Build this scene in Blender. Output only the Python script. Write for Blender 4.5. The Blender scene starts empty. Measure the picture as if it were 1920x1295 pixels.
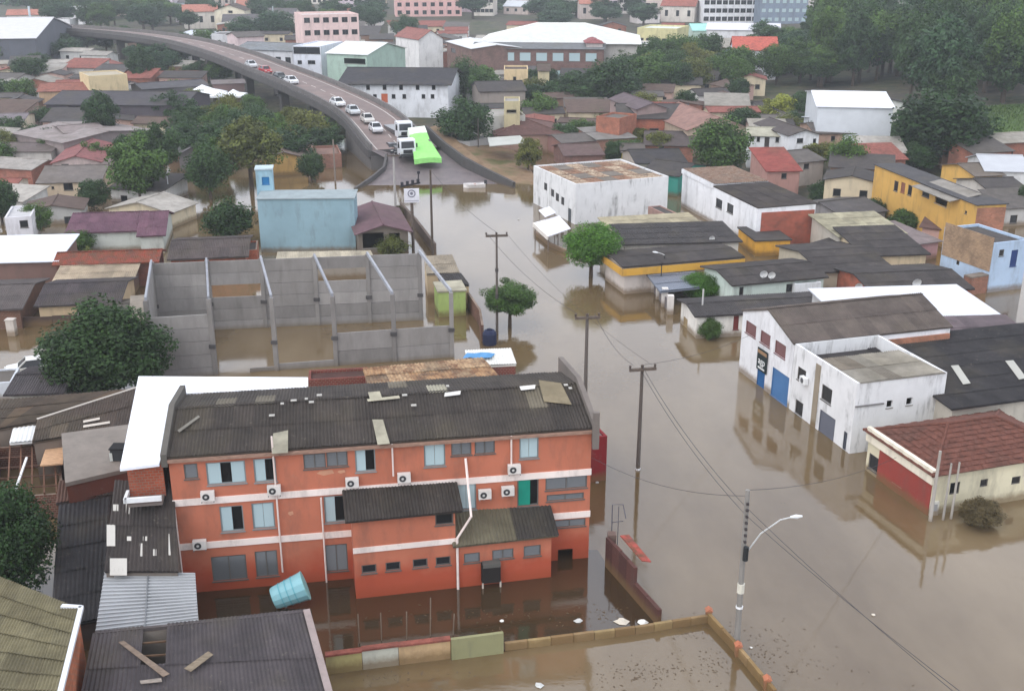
import bpy, math, random
import numpy as np
from mathutils import Vector, Matrix, noise
random.seed(7)
S = bpy.context.scene
COL = S.collection
# ------------------------------------------------------------------ camera
CAMH, TILT, FPX = 32.0, math.radians(20), 2050.0          # drone height, pitch, focal length in pixels of a 1920 px wide picture
cam = bpy.data.cameras.new('camera'); cam.sensor_width = 36.0; cam.lens = 36.0*FPX/1920; cam.clip_start = 0.5; cam.clip_end = 6000
co = bpy.data.objects.new('camera', cam); COL.objects.link(co)
co.location = (0, 0, CAMH); co.rotation_euler = (math.radians(90)-TILT, 0, 0); S.camera = co
# ------------------------------------------------------------------ sky, sun, exposure (overcast day)
SUN_EL, SUN_ROT = math.radians(46), math.radians(222)
W = bpy.data.worlds.new('World'); S.world = W; W.use_nodes = True
nt = W.node_tree; nt.nodes.clear()
sky = nt.nodes.new('ShaderNodeTexSky'); sky.sky_type = 'NISHITA'; sky.sun_disc = False
sky.sun_elevation = SUN_EL; sky.sun_rotation = SUN_ROT; sky.dust_density = 3.5; sky.air_density = 1.0; sky.ozone_density = 1.0
hs = nt.nodes.new('ShaderNodeHueSaturation'); hs.inputs['Saturation'].default_value = 0.3
bg = nt.nodes.new('ShaderNodeBackground'); bg.inputs['Strength'].default_value = 0.15
wo = nt.nodes.new('ShaderNodeOutputWorld')
cl = nt.nodes.new('ShaderNodeMix'); cl.data_type = 'RGBA'; cl.inputs[0].default_value = 0.75; cl.inputs[7].default_value = (6.15, 6.5, 7.3, 1)   # even layer of cloud over the blue sky
nt.links.new(sky.outputs[0], hs.inputs['Color']); nt.links.new(hs.outputs[0], cl.inputs[6]); nt.links.new(cl.outputs[2], bg.inputs['Color']); nt.links.new(bg.outputs[0], wo.inputs['Surface'])
sl = bpy.data.lights.new('sun', 'SUN'); sl.energy = 0.5; sl.angle = math.radians(60); sl.color = (1.0, .97, .93)
so = bpy.data.objects.new('sun', sl); COL.objects.link(so)
# lamp direction matches the sky: azimuth measured from +Y clockwise in Nishita
sd = Vector((math.sin(SUN_ROT)*math.cos(SUN_EL), math.cos(SUN_ROT)*math.cos(SUN_EL), math.sin(SUN_EL)))
so.rotation_euler = sd.to_track_quat('Z', 'Y').to_euler(); so.location = (0, 0, 200)
S.view_settings.view_transform = 'Standard'; S.view_settings.look = 'None'; S.view_settings.gamma = 1; S.view_settings.use_curve_mapping = False
S.view_settings.exposure = 0.8
S.render.engine = 'CYCLES'
S.cycles.max_bounces = 6; S.cycles.diffuse_bounces = 3; S.cycles.glossy_bounces = 3; S.cycles.transmission_bounces = 3; S.cycles.volume_bounces = 1
S.cycles.use_denoising = True
# ------------------------------------------------------------------ picture -> place
CT, ST = math.cos(TILT), math.sin(TILT)
def ray(px, py):
    a = (px-960)/FPX; b = (647.5-py)/FPX
    return Vector((a, CT+b*ST, -ST+b*CT))
def G(px, py, z=0.0):
    d = ray(px, py); t = (z-CAMH)/d.z
    return Vector((d.x*t, d.y*t, z))
def smooth(t): t = min(1, max(0, t)); return t*t*(3-2*t)
def gz(x, y):                                             # height of the ground above the flood level
    e = smooth((x-14)/22)*smooth((y-126)/26)
    h = -1.3+2.8*max(smooth((y-148)/100), e*.62)+max(0, y-255)*.010
    h += 9*math.exp(-(((x-165)/75)**2+((y-300)/110)**2))
    h += 3.0*math.exp(-(((x-95)/28)**2+((y-185)/25)**2))
    return h
def GT(px, py):
    z = 0.0
    for _ in range(12): p = G(px, py, z); z = gz(p.x, p.y)
    return G(px, py, z)
def hgt(pb, pt):                                          # height of a pixel above a ground point
    d = ray(*pt); k = math.hypot(pb.x, pb.y)/math.hypot(d.x, d.y)
    return CAMH+d.z*k
# ------------------------------------------------------------------ materials
MC = {}; ORANGE = (184, 111, 86)
def lin(c):
    return tuple((v/255/12.92 if v/255 <= .04045 else ((v/255+.055)/1.055)**2.4) for v in c)
class N:
    def __init__(s, name):
        s.m = bpy.data.materials.new(name); s.m.use_nodes = True; s.t = s.m.node_tree; s.t.nodes.clear()
        s.o = s('ShaderNodeOutputMaterial'); s.p = s('ShaderNodeBsdfPrincipled'); s.l(s.p.outputs[0], s.o.inputs['Surface'])
        s.p.inputs['Specular IOR Level'].default_value = .25
    def __call__(s, ty, **kw):
        n = s.t.nodes.new(ty)
        for k, v in kw.items(): setattr(n, k, v)
        return n
    def l(s, a, b): s.t.links.new(a, b)
    def noise(s, scale, detail=4, vec=None, rough=.6):
        n = s('ShaderNodeTexNoise'); n.inputs['Scale'].default_value = scale; n.inputs['Detail'].default_value = detail; n.inputs['Roughness'].default_value = rough
        if vec is not None: s.l(vec, n.inputs['Vector'])
        return n.outputs['Fac']
    def mapr(s, v, a, b, c=0., d=1.):
        n = s('ShaderNodeMapRange'); s.l(v, n.inputs[0])
        for i, q in enumerate((a, b, c, d)): n.inputs[i+1].default_value = q
        return n.outputs[0]
    def mix(s, f, a, b, blend='MIX'):
        n = s('ShaderNodeMix', data_type='RGBA', blend_type=blend)
        if isinstance(f, (int, float)): n.inputs[0].default_value = f
        else: s.l(f, n.inputs[0])
        for i, c in ((6, a), (7, b)):
            if isinstance(c, tuple): n.inputs[i].default_value = (*c[:3], 1)
            else: s.l(c, n.inputs[i])
        return n.outputs[2]
    def math(s, op, a, b=None):
        n = s('ShaderNodeMath', operation=op)
        for i, c in enumerate((a, b)):
            if c is None: continue
            if isinstance(c, (int, float)): n.inputs[i].default_value = c
            else: s.l(c, n.inputs[i])
        return n.outputs[0]
    def pos(s, sc=(1, 1, 1)):
        g = s('ShaderNodeNewGeometry'); m = s('ShaderNodeMapping'); m.inputs['Scale'].default_value = sc
        s.l(g.outputs['Position'], m.inputs['Vector']); return m.outputs[0]
    def rnd(s): return s('ShaderNodeObjectInfo').outputs['Random']
    def bump(s, h, st=.3, dist=.02):
        b = s('ShaderNodeBump'); b.inputs['Strength'].default_value = st; b.inputs['Distance'].default_value = dist
        s.l(h, b.inputs['Height']); s.l(b.outputs[0], s.p.inputs['Normal'])
    def col(s, c): s.l(c, s.p.inputs['Base Color']) if not isinstance(c, tuple) else setattr(s.p.inputs['Base Color'], 'default_value', (*c, 1))
    def rough(s, r): s.p.inputs['Roughness'].default_value = r
def scale(c, k): return tuple(min(1, v*k) for v in c)
def M(kind, rgb, k=1.0):
    key = (kind, rgb, k)
    if key in MC: return MC[key]
    n = N(kind); c = scale(lin(rgb), k)
    if kind == 'plaster':                                  # painted wall: blotches, rain streaks, mud line of the flood
        st = n.mapr(n.noise(.9, 7, n.pos((1, 1, .3)), .7), .5, .75)
        bl = n.mapr(n.noise(.35, 5, n.pos()), .3, .75)
        a = n.mix(bl, scale(c, .87), scale(c, 1.09))
        a = n.mix(n.mapr(n.noise(2.6, 6, n.pos(), .75), .58, .72, 0, .22), a, scale(lin((150, 140, 128)), .9))
        a = n.mix(n.math('MULTIPLY', st, .45), a, scale(lin((92, 84, 76)), .9))
        g = n('ShaderNodeNewGeometry'); x = n('ShaderNodeSeparateXYZ'); n.l(g.outputs['Position'], x.inputs[0])
        z = n.math('ADD', x.outputs[2], n.math('MULTIPLY', n.noise(2.5, 4, n.pos()), -.5))
        a = n.mix(n.mapr(z, .0, .45, .75, 0), a, lin((112, 90, 60)))
        if rgb == ORANGE:                                  # damp rising from the flood soaks the orange paint
            zz = n.math('ADD', x.outputs[2], n.math('MULTIPLY', n.noise(.5, 4, n.pos()), -2.6)); a = n.mix(n.mapr(zz, -.35, .9, .8, 0), a, lin((166, 70, 46)))
        n.col(a); n.rough(.88); n.bump(n.noise(14, 3, n.pos()), .15, .01)
    elif kind == 'grimy':                                  # white paint with black mould running down
        st = n.mapr(n.noise(1.1, 6, n.pos((1.3, 1.3, .22)), .7), .5, .68)
        pa = n.mapr(n.noise(.45, 4, n.pos()), .42, .62)
        a = n.mix(n.math('MULTIPLY', n.math('MULTIPLY', st, pa), .8), n.mix(n.mapr(n.noise(.8, 5, n.pos()), .3, .7), c, scale(c, .88)), lin((86, 84, 80)))
        n.col(a); n.rough(.9); n.bump(n.noise(9, 3, n.pos()), .2, .01)
    elif kind == 'brick':
        g = n('ShaderNodeTexCoord'); x = n('ShaderNodeSeparateXYZ'); n.l(g.outputs['Object'], x.inputs[0])
        cb = n('ShaderNodeCombineXYZ'); n.l(n.math('ADD', x.outputs[0], x.outputs[1]), cb.inputs[0]); n.l(x.outputs[2], cb.inputs[1])
        b = n('ShaderNodeTexBrick'); n.l(cb.outputs[0], b.inputs['Vector']); b.inputs['Scale'].default_value = 1
        b.inputs['Brick Width'].default_value = .28; b.inputs['Row Height'].default_value = .15; b.inputs['Mortar Size'].default_value = .014
        b.inputs['Color1'].default_value = (*scale(c, .85), 1); b.inputs['Color2'].default_value = (*scale(c, 1.15), 1); b.inputs['Mortar'].default_value = (*lin((140, 122, 108)), 1)
        a = n.mix(n.mapr(n.noise(.7, 5, n.pos()), .4, .75, 0, .6), b.outputs['Color'], lin((78, 66, 58)))
        n.col(a); n.rough(.93); n.bump(b.outputs['Fac'], -.4, .015)
    elif kind == 'fibre':                                  # weathered fibre cement roof
        c = scale(c, .74)
        r = n.rnd()
        a = n.mix(n.mapr(n.noise(.9, 6, n.pos(), .7), .3, .7), scale(c, .72), scale(c, 1.28))
        a = n.mix(n.mapr(n.noise(3.2, 5, n.pos(), .75), .60, .74, 0, .55), a, lin((120, 114, 102)))
        a = n.mix(n.mapr(n.noise(.22, 3, n.pos()), .5, .75, 0, .45), a, scale(lin((96, 88, 70)), .8))
        a = n.mix(1.0, a, n.mix(r, (.84, .84, .84), (1.13, 1.12, 1.1)), 'MULTIPLY')
        n.col(a); n.rough(.85); n.bump(n.noise(8, 4, n.pos()), .3, .02)
    elif kind == 'tile':
        a = n.mix(n.mapr(n.noise(2.2, 6, n.pos(), .75), .3, .72), scale(c, .55), scale(c, 1.35))
        a = n.mix(n.mapr(n.noise(.5, 4, n.pos()), .5, .8, 0, .6), a, lin((70, 55, 48)))
        n.col(a); n.rough(.9); n.bump(n.noise(7, 3, n.pos()), .4, .03)
    elif kind == 'metal':
        a = n.mix(n.mapr(n.noise(.6, 5, n.pos()), .35, .7), scale(c, .92), scale(c, 1.05))
        a = n.mix(n.mapr(n.noise(2.4, 6, n.pos(), .75), .6, .75, 0, .3), a, lin((128, 110, 92)))
        n.col(a); n.rough(.5); n.p.inputs['Specular IOR Level'].default_value = .4
    elif kind == 'rust':
        a = n.mix(n.mapr(n.noise(1.6, 6, n.pos(), .75), .38, .62), c, lin((104, 72, 52)))
        a = n.mix(n.mapr(n.noise(.9, 5, n.pos()), .5, .7, 0, .7), a, lin((80, 72, 64)))
        n.col(a); n.rough(.85)
    elif kind == 'concrete':
        r = n.rnd()
        a = n.mix(n.mapr(n.noise(.8, 6, n.pos((1, 1, .4)), .7), .3, .7), scale(c, .82), scale(c, 1.14))
        a = n.mix(n.mapr(n.noise(1.4, 5, n.pos((1.2, 1.2, .2))), .55, .8, 0, .35), a, lin((84, 80, 76)))
        a = n.mix(1.0, a, n.mix(r, (.86, .86, .87), (1.12, 1.12, 1.12)), 'MULTIPLY')
        g = n('ShaderNodeNewGeometry'); x = n('ShaderNodeSeparateXYZ'); n.l(g.outputs['Position'], x.inputs[0])
        a = n.mix(n.mapr(x.outputs[2], .02, .4, .5, 0), a, lin((108, 90, 62)))
        n.col(a); n.rough(.92); n.bump(n.noise(10, 4, n.pos()), .2, .01)
    elif kind == 'glass':
        n.col(c); n.rough(.12); n.p.inputs['Specular IOR Level'].default_value = .5
    elif kind == 'paint':                                  # car paint, smooth painted metal
        n.col(c); n.rough(.3); n.p.inputs['Specular IOR Level'].default_value = .5; n.p.inputs['Coat Weight'].default_value = .3
    elif kind == 'wood':
        a = n.mix(n.mapr(n.noise(2.5, 6, n.pos((1, 3, 3)), .7), .3, .7), scale(c, .65), scale(c, 1.3))
        a = n.mix(1.0, a, n.mix(n.rnd(), (.8, .8, .8), (1.2, 1.2, 1.2)), 'MULTIPLY'); n.col(a); n.rough(.9)
    elif kind == 'leaf':
        at = n('ShaderNodeAttribute', attribute_name='tone'); r = n.rnd()
        a = n.mix(at.outputs['Fac'], scale(c, .5), scale(c, 1.5))
        a = n.mix(1.0, a, n.mix(r, (.80, .86, .84), (1.15, 1.10, 1.0)), 'MULTIPLY')
        n.col(a); n.rough(.55)
        tr = n('ShaderNodeBsdfTranslucent'); n.l(a, tr.inputs[0]); mx = n('ShaderNodeMixShader'); mx.inputs[0].default_value = .22
        n.l(n.p.outputs[0], mx.inputs[1]); n.l(tr.outputs[0], mx.inputs[2]); n.l(mx.outputs[0], n.o.inputs['Surface'])
    elif kind == 'plain':
        n.col(n.mix(n.mapr(n.noise(1.5, 4, n.pos()), .3, .7), scale(c, .88), scale(c, 1.1))); n.rough(.8)
    MC[key] = n.m
    return n.m
DARK = M('glass', (30, 32, 36)); BLACK = M('plain', (14, 13, 13)); ALU = M('metal', (150, 152, 152)); WHITE = M('plain', (225, 226, 226))
GREYPANE = M('glass', (92, 94, 96)); CURTAIN = M('glass', (172, 192, 196))
# ------------------------------------------------------------------ meshes and objects
class MB:
    def __init__(s): s.v = []; s.f = []
    def poly(s, *pts):
        i = len(s.v); s.v += [tuple(p) for p in pts]; s.f.append(tuple(range(i, i+len(pts)))); return s
    def box(s, a, b, mat=None):
        i = len(s.v); x0, y0, z0 = a; x1, y1, z1 = b
        P = [(x0, y0, z0), (x1, y0, z0), (x1, y1, z0), (x0, y1, z0), (x0, y0, z1), (x1, y0, z1), (x1, y1, z1), (x0, y1, z1)]
        if mat is not None: P = [tuple(mat @ Vector(p)) for p in P]
        s.v += P; s.f += [tuple(i+k for k in q) for q in ((0, 3, 2, 1), (4, 5, 6, 7), (0, 1, 5, 4), (1, 2, 6, 5), (2, 3, 7, 6), (3, 0, 4, 7))]
        return s
    def bar(s, p, q, w, h=None, up=Vector((0, 0, 1))):      # rectangular bar between two points
        p, q = Vector(p), Vector(q); h = h or w; d = (q-p).normalized()
        if abs(d.dot(up)) > .98: up = Vector((0, 1, 0))
        e = d.cross(up).normalized(); n = e.cross(d)
        m = Matrix((e, d, n)).transposed().to_4x4(); m.translation = p
        return s.box((-w/2, 0, -h/2), (w/2, (q-p).length, h/2), m)
    def tube(s, pts, r, seg=6, cap=True):
        pts = [Vector(p) for p in pts]; rs = r if isinstance(r, (list, tuple)) else [r]*len(pts); base = len(s.v)
        for k, p in enumerate(pts):
            d = (pts[min(k+1, len(pts)-1)]-pts[max(k-1, 0)]).normalized()
            a = Vector((1, 0, 0)) if abs(d.x) < .8 else Vector((0, 1, 0))
            e = d.cross(a).normalized(); g = d.cross(e)
            for j in range(seg):
                t = 2*math.pi*j/seg; s.v.append(tuple(p+rs[k]*(math.cos(t)*e+math.sin(t)*g)))
        for k in range(len(pts)-1):
            for j in range(seg):
                a, b = base+k*seg+j, base+k*seg+(j+1) % seg
                s.f.append((a, b, b+seg, a+seg))
        if cap:
            s.f.append(tuple(base+j for j in range(seg))[::-1]); s.f.append(tuple(base+(len(pts)-1)*seg+j for j in range(seg)))
        return s
    def slab(s, pts, t):                                   # polygon extruded down along its normal by t
        pts = [Vector(p) for p in pts]; nrm = (pts[1]-pts[0]).cross(pts[2]-pts[0]).normalized()
        if nrm.z < 0: pts = pts[::-1]; nrm = -nrm
        lo = [p-nrm*t for p in pts]; n = len(pts)
        s.poly(*pts); s.poly(*lo[::-1])
        for k in range(n): s.poly(pts[k], lo[k], lo[(k+1) % n], pts[(k+1) % n])
        return s
    def prism(s, prof, a, b, axis=1):                      # closed profile (list of 2-D points) swept from a to b along axis
        n = len(prof); i = len(s.v)
        for t in (a, b):
            for p, q in prof: s.v.append((p, t, q) if axis == 1 else (t, p, q))
        s.f.append(tuple(range(i, i+n))); s.f.append(tuple(range(i+2*n-1, i+n-1, -1)))
        for k in range(n): s.f.append((i+k, i+(k+1) % n, i+n+(k+1) % n, i+n+k))
        return s
    def mesh(s, name, mat=None, smooth=False):
        me = bpy.data.meshes.new(name); me.from_pydata(s.v, [], s.f)
        if mat: me.materials.append(mat)
        if smooth: me.shade_smooth()
        me.update(); return me
    def build(s, name, mat, parent=None, smooth=False):
        return obj(name, s.mesh(name, mat, smooth), parent)
def obj(name, me, parent=None, M4=None):
    o = bpy.data.objects.new(name, me); COL.objects.link(o)
    if parent: o.parent = parent
    if M4 is not None: o.matrix_basis = M4
    return o
def tag(o, label=None, cat=None, group=None, kind=None):
    if label: o['label'] = label
    if cat: o['category'] = cat
    if group: o['group'] = group
    if kind: o['kind'] = kind
    return o
def thing(name, label, cat, loc=(0, 0, 0), rz=0, group=None):
    o = bpy.data.objects.new(name, None); COL.objects.link(o); o.empty_display_size = .2
    o.location = loc; o.rotation_euler = (0, 0, rz)
    return tag(o, label, cat, group)
def copy_tree(o, parent=None):
    c = o.copy(); COL.objects.link(c)
    if parent: c.parent = parent
    for ch in [q for q in o.children]: copy_tree(ch, c)
    return c
def numpy_mesh(name, V, Fq, mat, tone=None):
    me = bpy.data.meshes.new(name); nv, nf = len(V), len(Fq); k = Fq.shape[1]
    me.vertices.add(nv); me.vertices.foreach_set('co', V.astype(np.float32).ravel())
    me.loops.add(nf*k); me.loops.foreach_set('vertex_index', Fq.astype(np.int32).ravel())
    me.polygons.add(nf); me.polygons.foreach_set('loop_start', np.arange(0, nf*k, k, dtype=np.int32))
    me.update(calc_edges=True)
    if tone is not None:
        a = me.attributes.new('tone', 'FLOAT', 'POINT'); a.data.foreach_set('value', tone.astype(np.float32))
    if mat: me.materials.append(mat)
    return me
SHEETS = {}
def sheet_mesh(w, l, mat, amp=.028, waves=6):               # one corrugated roofing sheet
    key = (round(w, 2), round(l, 2), mat.name, amp)
    if key not in SHEETS:
        n = waves*2; b = MB()
        for j in (0, 1):
            for i in range(n+1): b.v.append((w*i/n, l*j, amp*(1 if i % 2 else -1)))
        b.f = [(i, i+1, n+2+i, n+1+i) for i in range(n)]
        SHEETS[key] = b.mesh('roof_sheet', mat)
    return SHEETS[key]
def sheets(parent, O, e, s, le, ls, mat, sw=1.05, sl=2.0, alt=None, altp=0, name='roof_sheet', hole=(), labelalt=None):
    nx, ny = max(1, round(le/sw)), max(1, round(ls/sl)); w, l = le/nx, ls/ny
    nrm = e.cross(s).normalized(); nrm = nrm if nrm.z > 0 else -nrm
    for j in range(ny):
        for i in range(nx):
            if (i, j) in hole: continue
            m = alt[(i*7+j*3) % len(alt)] if alt and random.random() < altp else mat
            me = sheet_mesh(w*1.04, l*1.07, m)
            tilt = -.03; d = (s+nrm*tilt/l*1.0).normalized(); n2 = e.cross(d).normalized()
            if n2.z < 0: n2 = -n2
            M4 = Matrix((e, d, n2)).transposed().to_4x4()
            M4.translation = O+e*(w*i)+s*(l*j)+nrm*(.075+.012*(i % 2)+random.uniform(-.006, .008))
            obj(name, me, parent, M4)
# ------------------------------------------------------------------ ground, water, haze
def ground_material():
    n = N('ground'); v = n.pos()
    a = n.mix(n.mapr(n.noise(.05, 6, v, .7), .4, .6), lin((72, 68, 62)), lin((54, 64, 38)))
    a = n.mix(n.mapr(n.noise(.4, 6, v, .7), .45, .65, 0, .7), a, lin((104, 92, 74)))
    n.col(a); n.rough(.95); n.bump(n.noise(2, 4, v), .5, .1); return n.m
def grid_sheet(name, xs, ys, f, mat):
    V = np.array([(x, y, f(x, y)) for y in ys for x in xs]); nx = len(xs)
    i = np.arange(len(ys)-1)[:, None]*nx+np.arange(nx-1)[None, :]
    F4 = np.stack([i, i+1, i+nx+1, i+nx], -1).reshape(-1, 4)
    me = numpy_mesh(name, V, F4, mat); me.shade_smooth(); return tag(obj(name, me), kind='structure')
xs = list(np.arange(-420, 421, 10))+[]; xs = [-4000, -2000, -1000, -600]+xs+[600, 1000, 2000, 4000]
ys = [-300, -100]+list(np.arange(0, 600, 8))+list(np.arange(600, 1500, 40))+[2000, 3000, 5000]
tag(grid_sheet('ground', xs, ys, lambda x, y: gz(x, min(y, 1500)), ground_material()), 'wet earth and grass rising out of the flood')
def water(nm, c0, c1, c2):
    n = N(nm); v = n.pos()
    wc = n.mix(n.mapr(n.noise(.05, 6, n.pos((1.4, .6, 1)), .6), .36, .66), lin(c0), lin(c1))
    wc = n.mix(n.mapr(n.noise(.5, 5, v, .7), .62, .8, 0, .35), wc, lin(c2))
    n.col(wc); n.p.inputs['IOR'].default_value = 1.75; n.p.inputs['Specular IOR Level'].default_value = .5
    n.l(n.mapr(n.noise(.06, 4, n.pos((1, .5, 1))), .35, .7, .02, .10), n.p.inputs['Roughness'])
    h1 = n.math('ADD', n.noise(.9, 5, n.pos((1, 1.6, 1))), n.math('MULTIPLY', n.noise(.12, 3, n.pos()), 2.0)); n.bump(h1, .055, .14)
    return n.m
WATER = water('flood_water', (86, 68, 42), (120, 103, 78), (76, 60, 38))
tag(grid_sheet('flood_water', [-400, -200, -60, 0, 60, 200, 400], [-80, 0, 60, 120, 180, 270], lambda x, y: 0.0, WATER), 'calm muddy brown flood water filling the street')
yq = MB().poly(*[G(*q, .004) for q in ((330, 1200), (335, 1095), (660, 1040), (1120, 1030), (1160, 1090), (1230, 1168), (1070, 1204), (846, 1234), (610, 1262))]).build('yard_reflection_sheet', water('yard_reflection_sheet', (58, 45, 30), (66, 52, 36), (44, 34, 24)))  # sheet above the flood, coloured dark to imitate the building's reflection and shade
tag(yq, 'flood water in the walled yard, painted dark for the reflection of the orange building', kind='structure')
hz = MB().box((-1500, -260, -4), (1500, 1900, 75)).build('haze', None)
tag(hz, kind='stuff')
n = N('haze'); n.t.nodes.remove(n.p); vp = n('ShaderNodeVolumePrincipled')
vp.inputs['Color'].default_value = (.86, .92, .98, 1); vp.inputs['Density'].default_value = .00034; vp.inputs['Anisotropy'].default_value = .2
n.l(vp.outputs[0], n.o.inputs['Volume']); hz.data.materials.append(n.m)
# ------------------------------------------------------------------ viaduct and ramp
LE = [Vector(p) for p in ((-14.6, 150.5, 1.0), (-18.5, 158.3, 2.2), (-22.4, 168, 3.5), (-29.8, 189.2, 5.3), (-41.7, 211.1, 6.8), (-54.8, 233.7, 7.8), (-72.3, 265.0, 8.6), (-94.9, 299.1, 9), (-125, 329, 9), (-165, 349, 9), (-240, 366, 9))]
def resample(P, n):
    out = []
    for k in range(len(P)-1):
        p0, p1, p2, p3 = P[max(k-1, 0)], P[k], P[k+1], P[min(k+2, len(P)-1)]
        for j in range(n):
            t = j/n; out.append(.5*((2*p1)+(-p0+p2)*t+(2*p0-5*p1+4*p2-p3)*t*t+(-p0+3*p1-3*p2+p3)*t**3))
    return out+[P[-1]]
LE = resample(LE, 5)
def perp(P, k):
    d = (P[min(k+1, len(P)-1)]-P[max(k-1, 0)]); d.z = 0; d.normalize(); return Vector((d.y, -d.x, 0))
DW = 9.6
nr = [perp(LE, k) for k in range(len(LE))]
def strip(b, o0, o1, z0, z1, ks=None, close=True):         # solid strip along the deck between two lateral offsets
    ks = ks or range(len(LE)); prev = None
    for k in ks:
        p, q = LE[k]+nr[k]*o0, LE[k]+nr[k]*o1
        sec = [p+Vector((0, 0, z0)), q+Vector((0, 0, z0)), q+Vector((0, 0, z1)), p+Vector((0, 0, z1))]
        if prev:
            for j in range(4): b.poly(prev[j], prev[(j+1) % 4], sec[(j+1) % 4], sec[j])
        else: b.poly(*sec)
        prev = sec
    b.poly(*prev[::-1]); return b
via = thing('viaduct', 'long curved concrete road viaduct descending to the flooded street', 'viaduct', (0, 0, 0))
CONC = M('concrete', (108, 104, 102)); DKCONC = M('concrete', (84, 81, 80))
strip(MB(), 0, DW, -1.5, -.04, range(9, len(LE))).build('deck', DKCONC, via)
n = N('asphalt'); v = n.pos()
a = n.mix(n.mapr(n.noise(.5, 6, v, .7), .3, .7), lin((116, 101, 97)), lin((136, 119, 113)))
a = n.mix(n.mapr(n.noise(.09, 4, v), .45, .7, 0, .5), a, lin((106, 98, 96))); n.col(a); n.rough(.8); n.bump(n.noise(20, 2, v), .2, .01)
ASPH = n.m
strip(MB(), .35, DW-.35, -.04, .0, range(9, len(LE))).build('road_surface', ASPH, via)
LINE = M('plain', (196, 190, 182))
for off, nm in ((1.0, 'edge_line'), (DW-1.5, 'edge_line')): strip(MB(), off, off+.16, .0, .005, range(9, len(LE))).build(nm, LINE, via)
for k in range(10, len(LE)-2, 1):
    strip(MB(), DW/2-.07, DW/2+.07, .0, .005, [k, k]) if False else None
    p, q = LE[k]+nr[k]*DW/2, LE[k+1]+nr[k+1]*DW/2; m = p.lerp(q, .5)
    MB().bar(p+Vector((0, 0, .004)), m+Vector((0, 0, .004)), .14, .008).build('lane_dash', LINE, via)
for o0, o1 in ((-.02, .33), (DW-.33, DW+.02)): strip(MB(), o0, o1, -.3, .85, range(9, len(LE))).build('parapet', CONC, via)
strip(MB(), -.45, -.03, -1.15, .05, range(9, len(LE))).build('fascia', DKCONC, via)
for k in (17, 22, 26, 30, 34, 38, 42, 46):
    p = LE[k]; g = gz(p.x, p.y)-.5; c = p+nr[k]*DW/2; ang = math.atan2(nr[k].y, nr[k].x)
    m = Matrix.Translation((c.x, c.y, 0)) @ Matrix.Rotation(ang, 4, 'Z')
    b = MB(); b.box((-3.9, -.65, g), (-2.3, .65, p.z-2.5), m); b.box((2.3, -.65, g), (3.9, .65, p.z-2.5), m); b.box((-4.6, -.8, p.z-2.5), (4.6, .8, p.z-1.5), m)
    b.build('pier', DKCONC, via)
# abutment wall under the near end, solid to the ground
b = MB(); pr = None
for k in range(9, 15):
    p, q = LE[k]+nr[k]*.05, LE[k]+nr[k]*(DW-.05); zt = LE[k].z-.9 if k < 10 else LE[k].z-1.5
    sec = [Vector((p.x, p.y, -1.6)), Vector((q.x, q.y, -1.6)), Vector((q.x, q.y, zt)), Vector((p.x, p.y, zt))]
    if pr:
        for j in range(4): b.poly(pr[j], pr[(j+1) % 4], sec[(j+1) % 4], sec[j])
    else: b.poly(*sec)
    pr = sec
b.poly(*pr[::-1]); b.build('abutment', CONC, via)
# ramp from the bridge end into the water: fan of asphalt, mud verge to its right
def pr_(px, py, z): return tuple(G(px, py, z))
ramp = MB()
L_ = [(728, 296, 1.9), (722, 318, .9), (700, 338, .25), (668, 358, -.25)]; R_ = [(838, 280, 2.2), (868, 305, 1.3), (905, 328, .5), (985, 352, -.2)]
def fan(L, R, nseg=8, mat=ASPH, name='road_ramp'):
    V = []; 
    for a, b_ in zip(L, R):
        p, q = (a, b_) if isinstance(a, Vector) else (G(*a), G(*b_))
        for j in range(nseg+1): V.append(p.lerp(q, j/nseg))
    w = nseg+1; F4 = [(i*w+j, i*w+j+1, (i+1)*w+j+1, (i+1)*w+j) for i in range(len(L)-1) for j in range(nseg)]
    m = MB(); m.v = [tuple(p) for p in V]; m.f = F4; return m.build(name, mat)
RDK = N('wet_asphalt'); v = RDK.pos(); a = RDK.mix(RDK.mapr(RDK.noise(.7, 6, v, .7), .3, .7), lin((98, 90, 92)), lin((122, 112, 110)))
RDK.col(a); RDK.rough(.55); RDK.bump(RDK.noise(16, 2, v), .2, .01)
L2 = [(LE[9]+nr[9]*.05-Vector((0, 0, .03))), G(722, 296, 2.1), G(722, 318, 1.0), G(700, 338, .25), G(668, 358, -.25)]
R2 = [(LE[9]+nr[9]*(DW-.05)-Vector((0, 0, .03))), G(836, 276, 2.35), G(868, 303, 1.3), G(905, 328, .5), G(985, 352, -.2)]
tag(fan(L2, R2, 8, RDK.m), 'wet grey road ramp coming down from the viaduct into the water', kind='structure')
n = N('mud'); v = n.pos(); a = n.mix(n.mapr(n.noise(.5, 6, v, .7), .35, .65), lin((112, 90, 66)), lin((140, 116, 92)))
a = n.mix(n.mapr(n.noise(.25, 4, v), .5, .66), a, lin((84, 84, 48))); n.col(a); n.rough(.8); n.bump(n.noise(3, 4, v), .5, .1); MUD = n.m
tag(fan([(800, 240, 4.05), (830, 268, 2.75), (838, 280, 2.05), (868, 305, 1.15), (905, 328, .35), (985, 352, -.3)], [(815, 236, 4.2), (856, 262, 2.9), (880, 285, 2.1), (905, 305, 1.4), (950, 325, .7), (1030, 352, -.1)], 4, MUD, 'mud_verge'), 'brown muddy verge beside the ramp', kind='structure')
tag(fan([(815, 236, 4.0), (856, 262, 2.6), (880, 285, 1.8), (905, 305, 1.1), (960, 330, .3)], [(900, 225, 1.5), (930, 250, 1.2), (960, 280, .7), (985, 300, .4), (1010, 345, .05)], 6, MUD, 'mud_bank'), 'wet brown mud bank behind the ramp wall', kind='structure')
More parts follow.
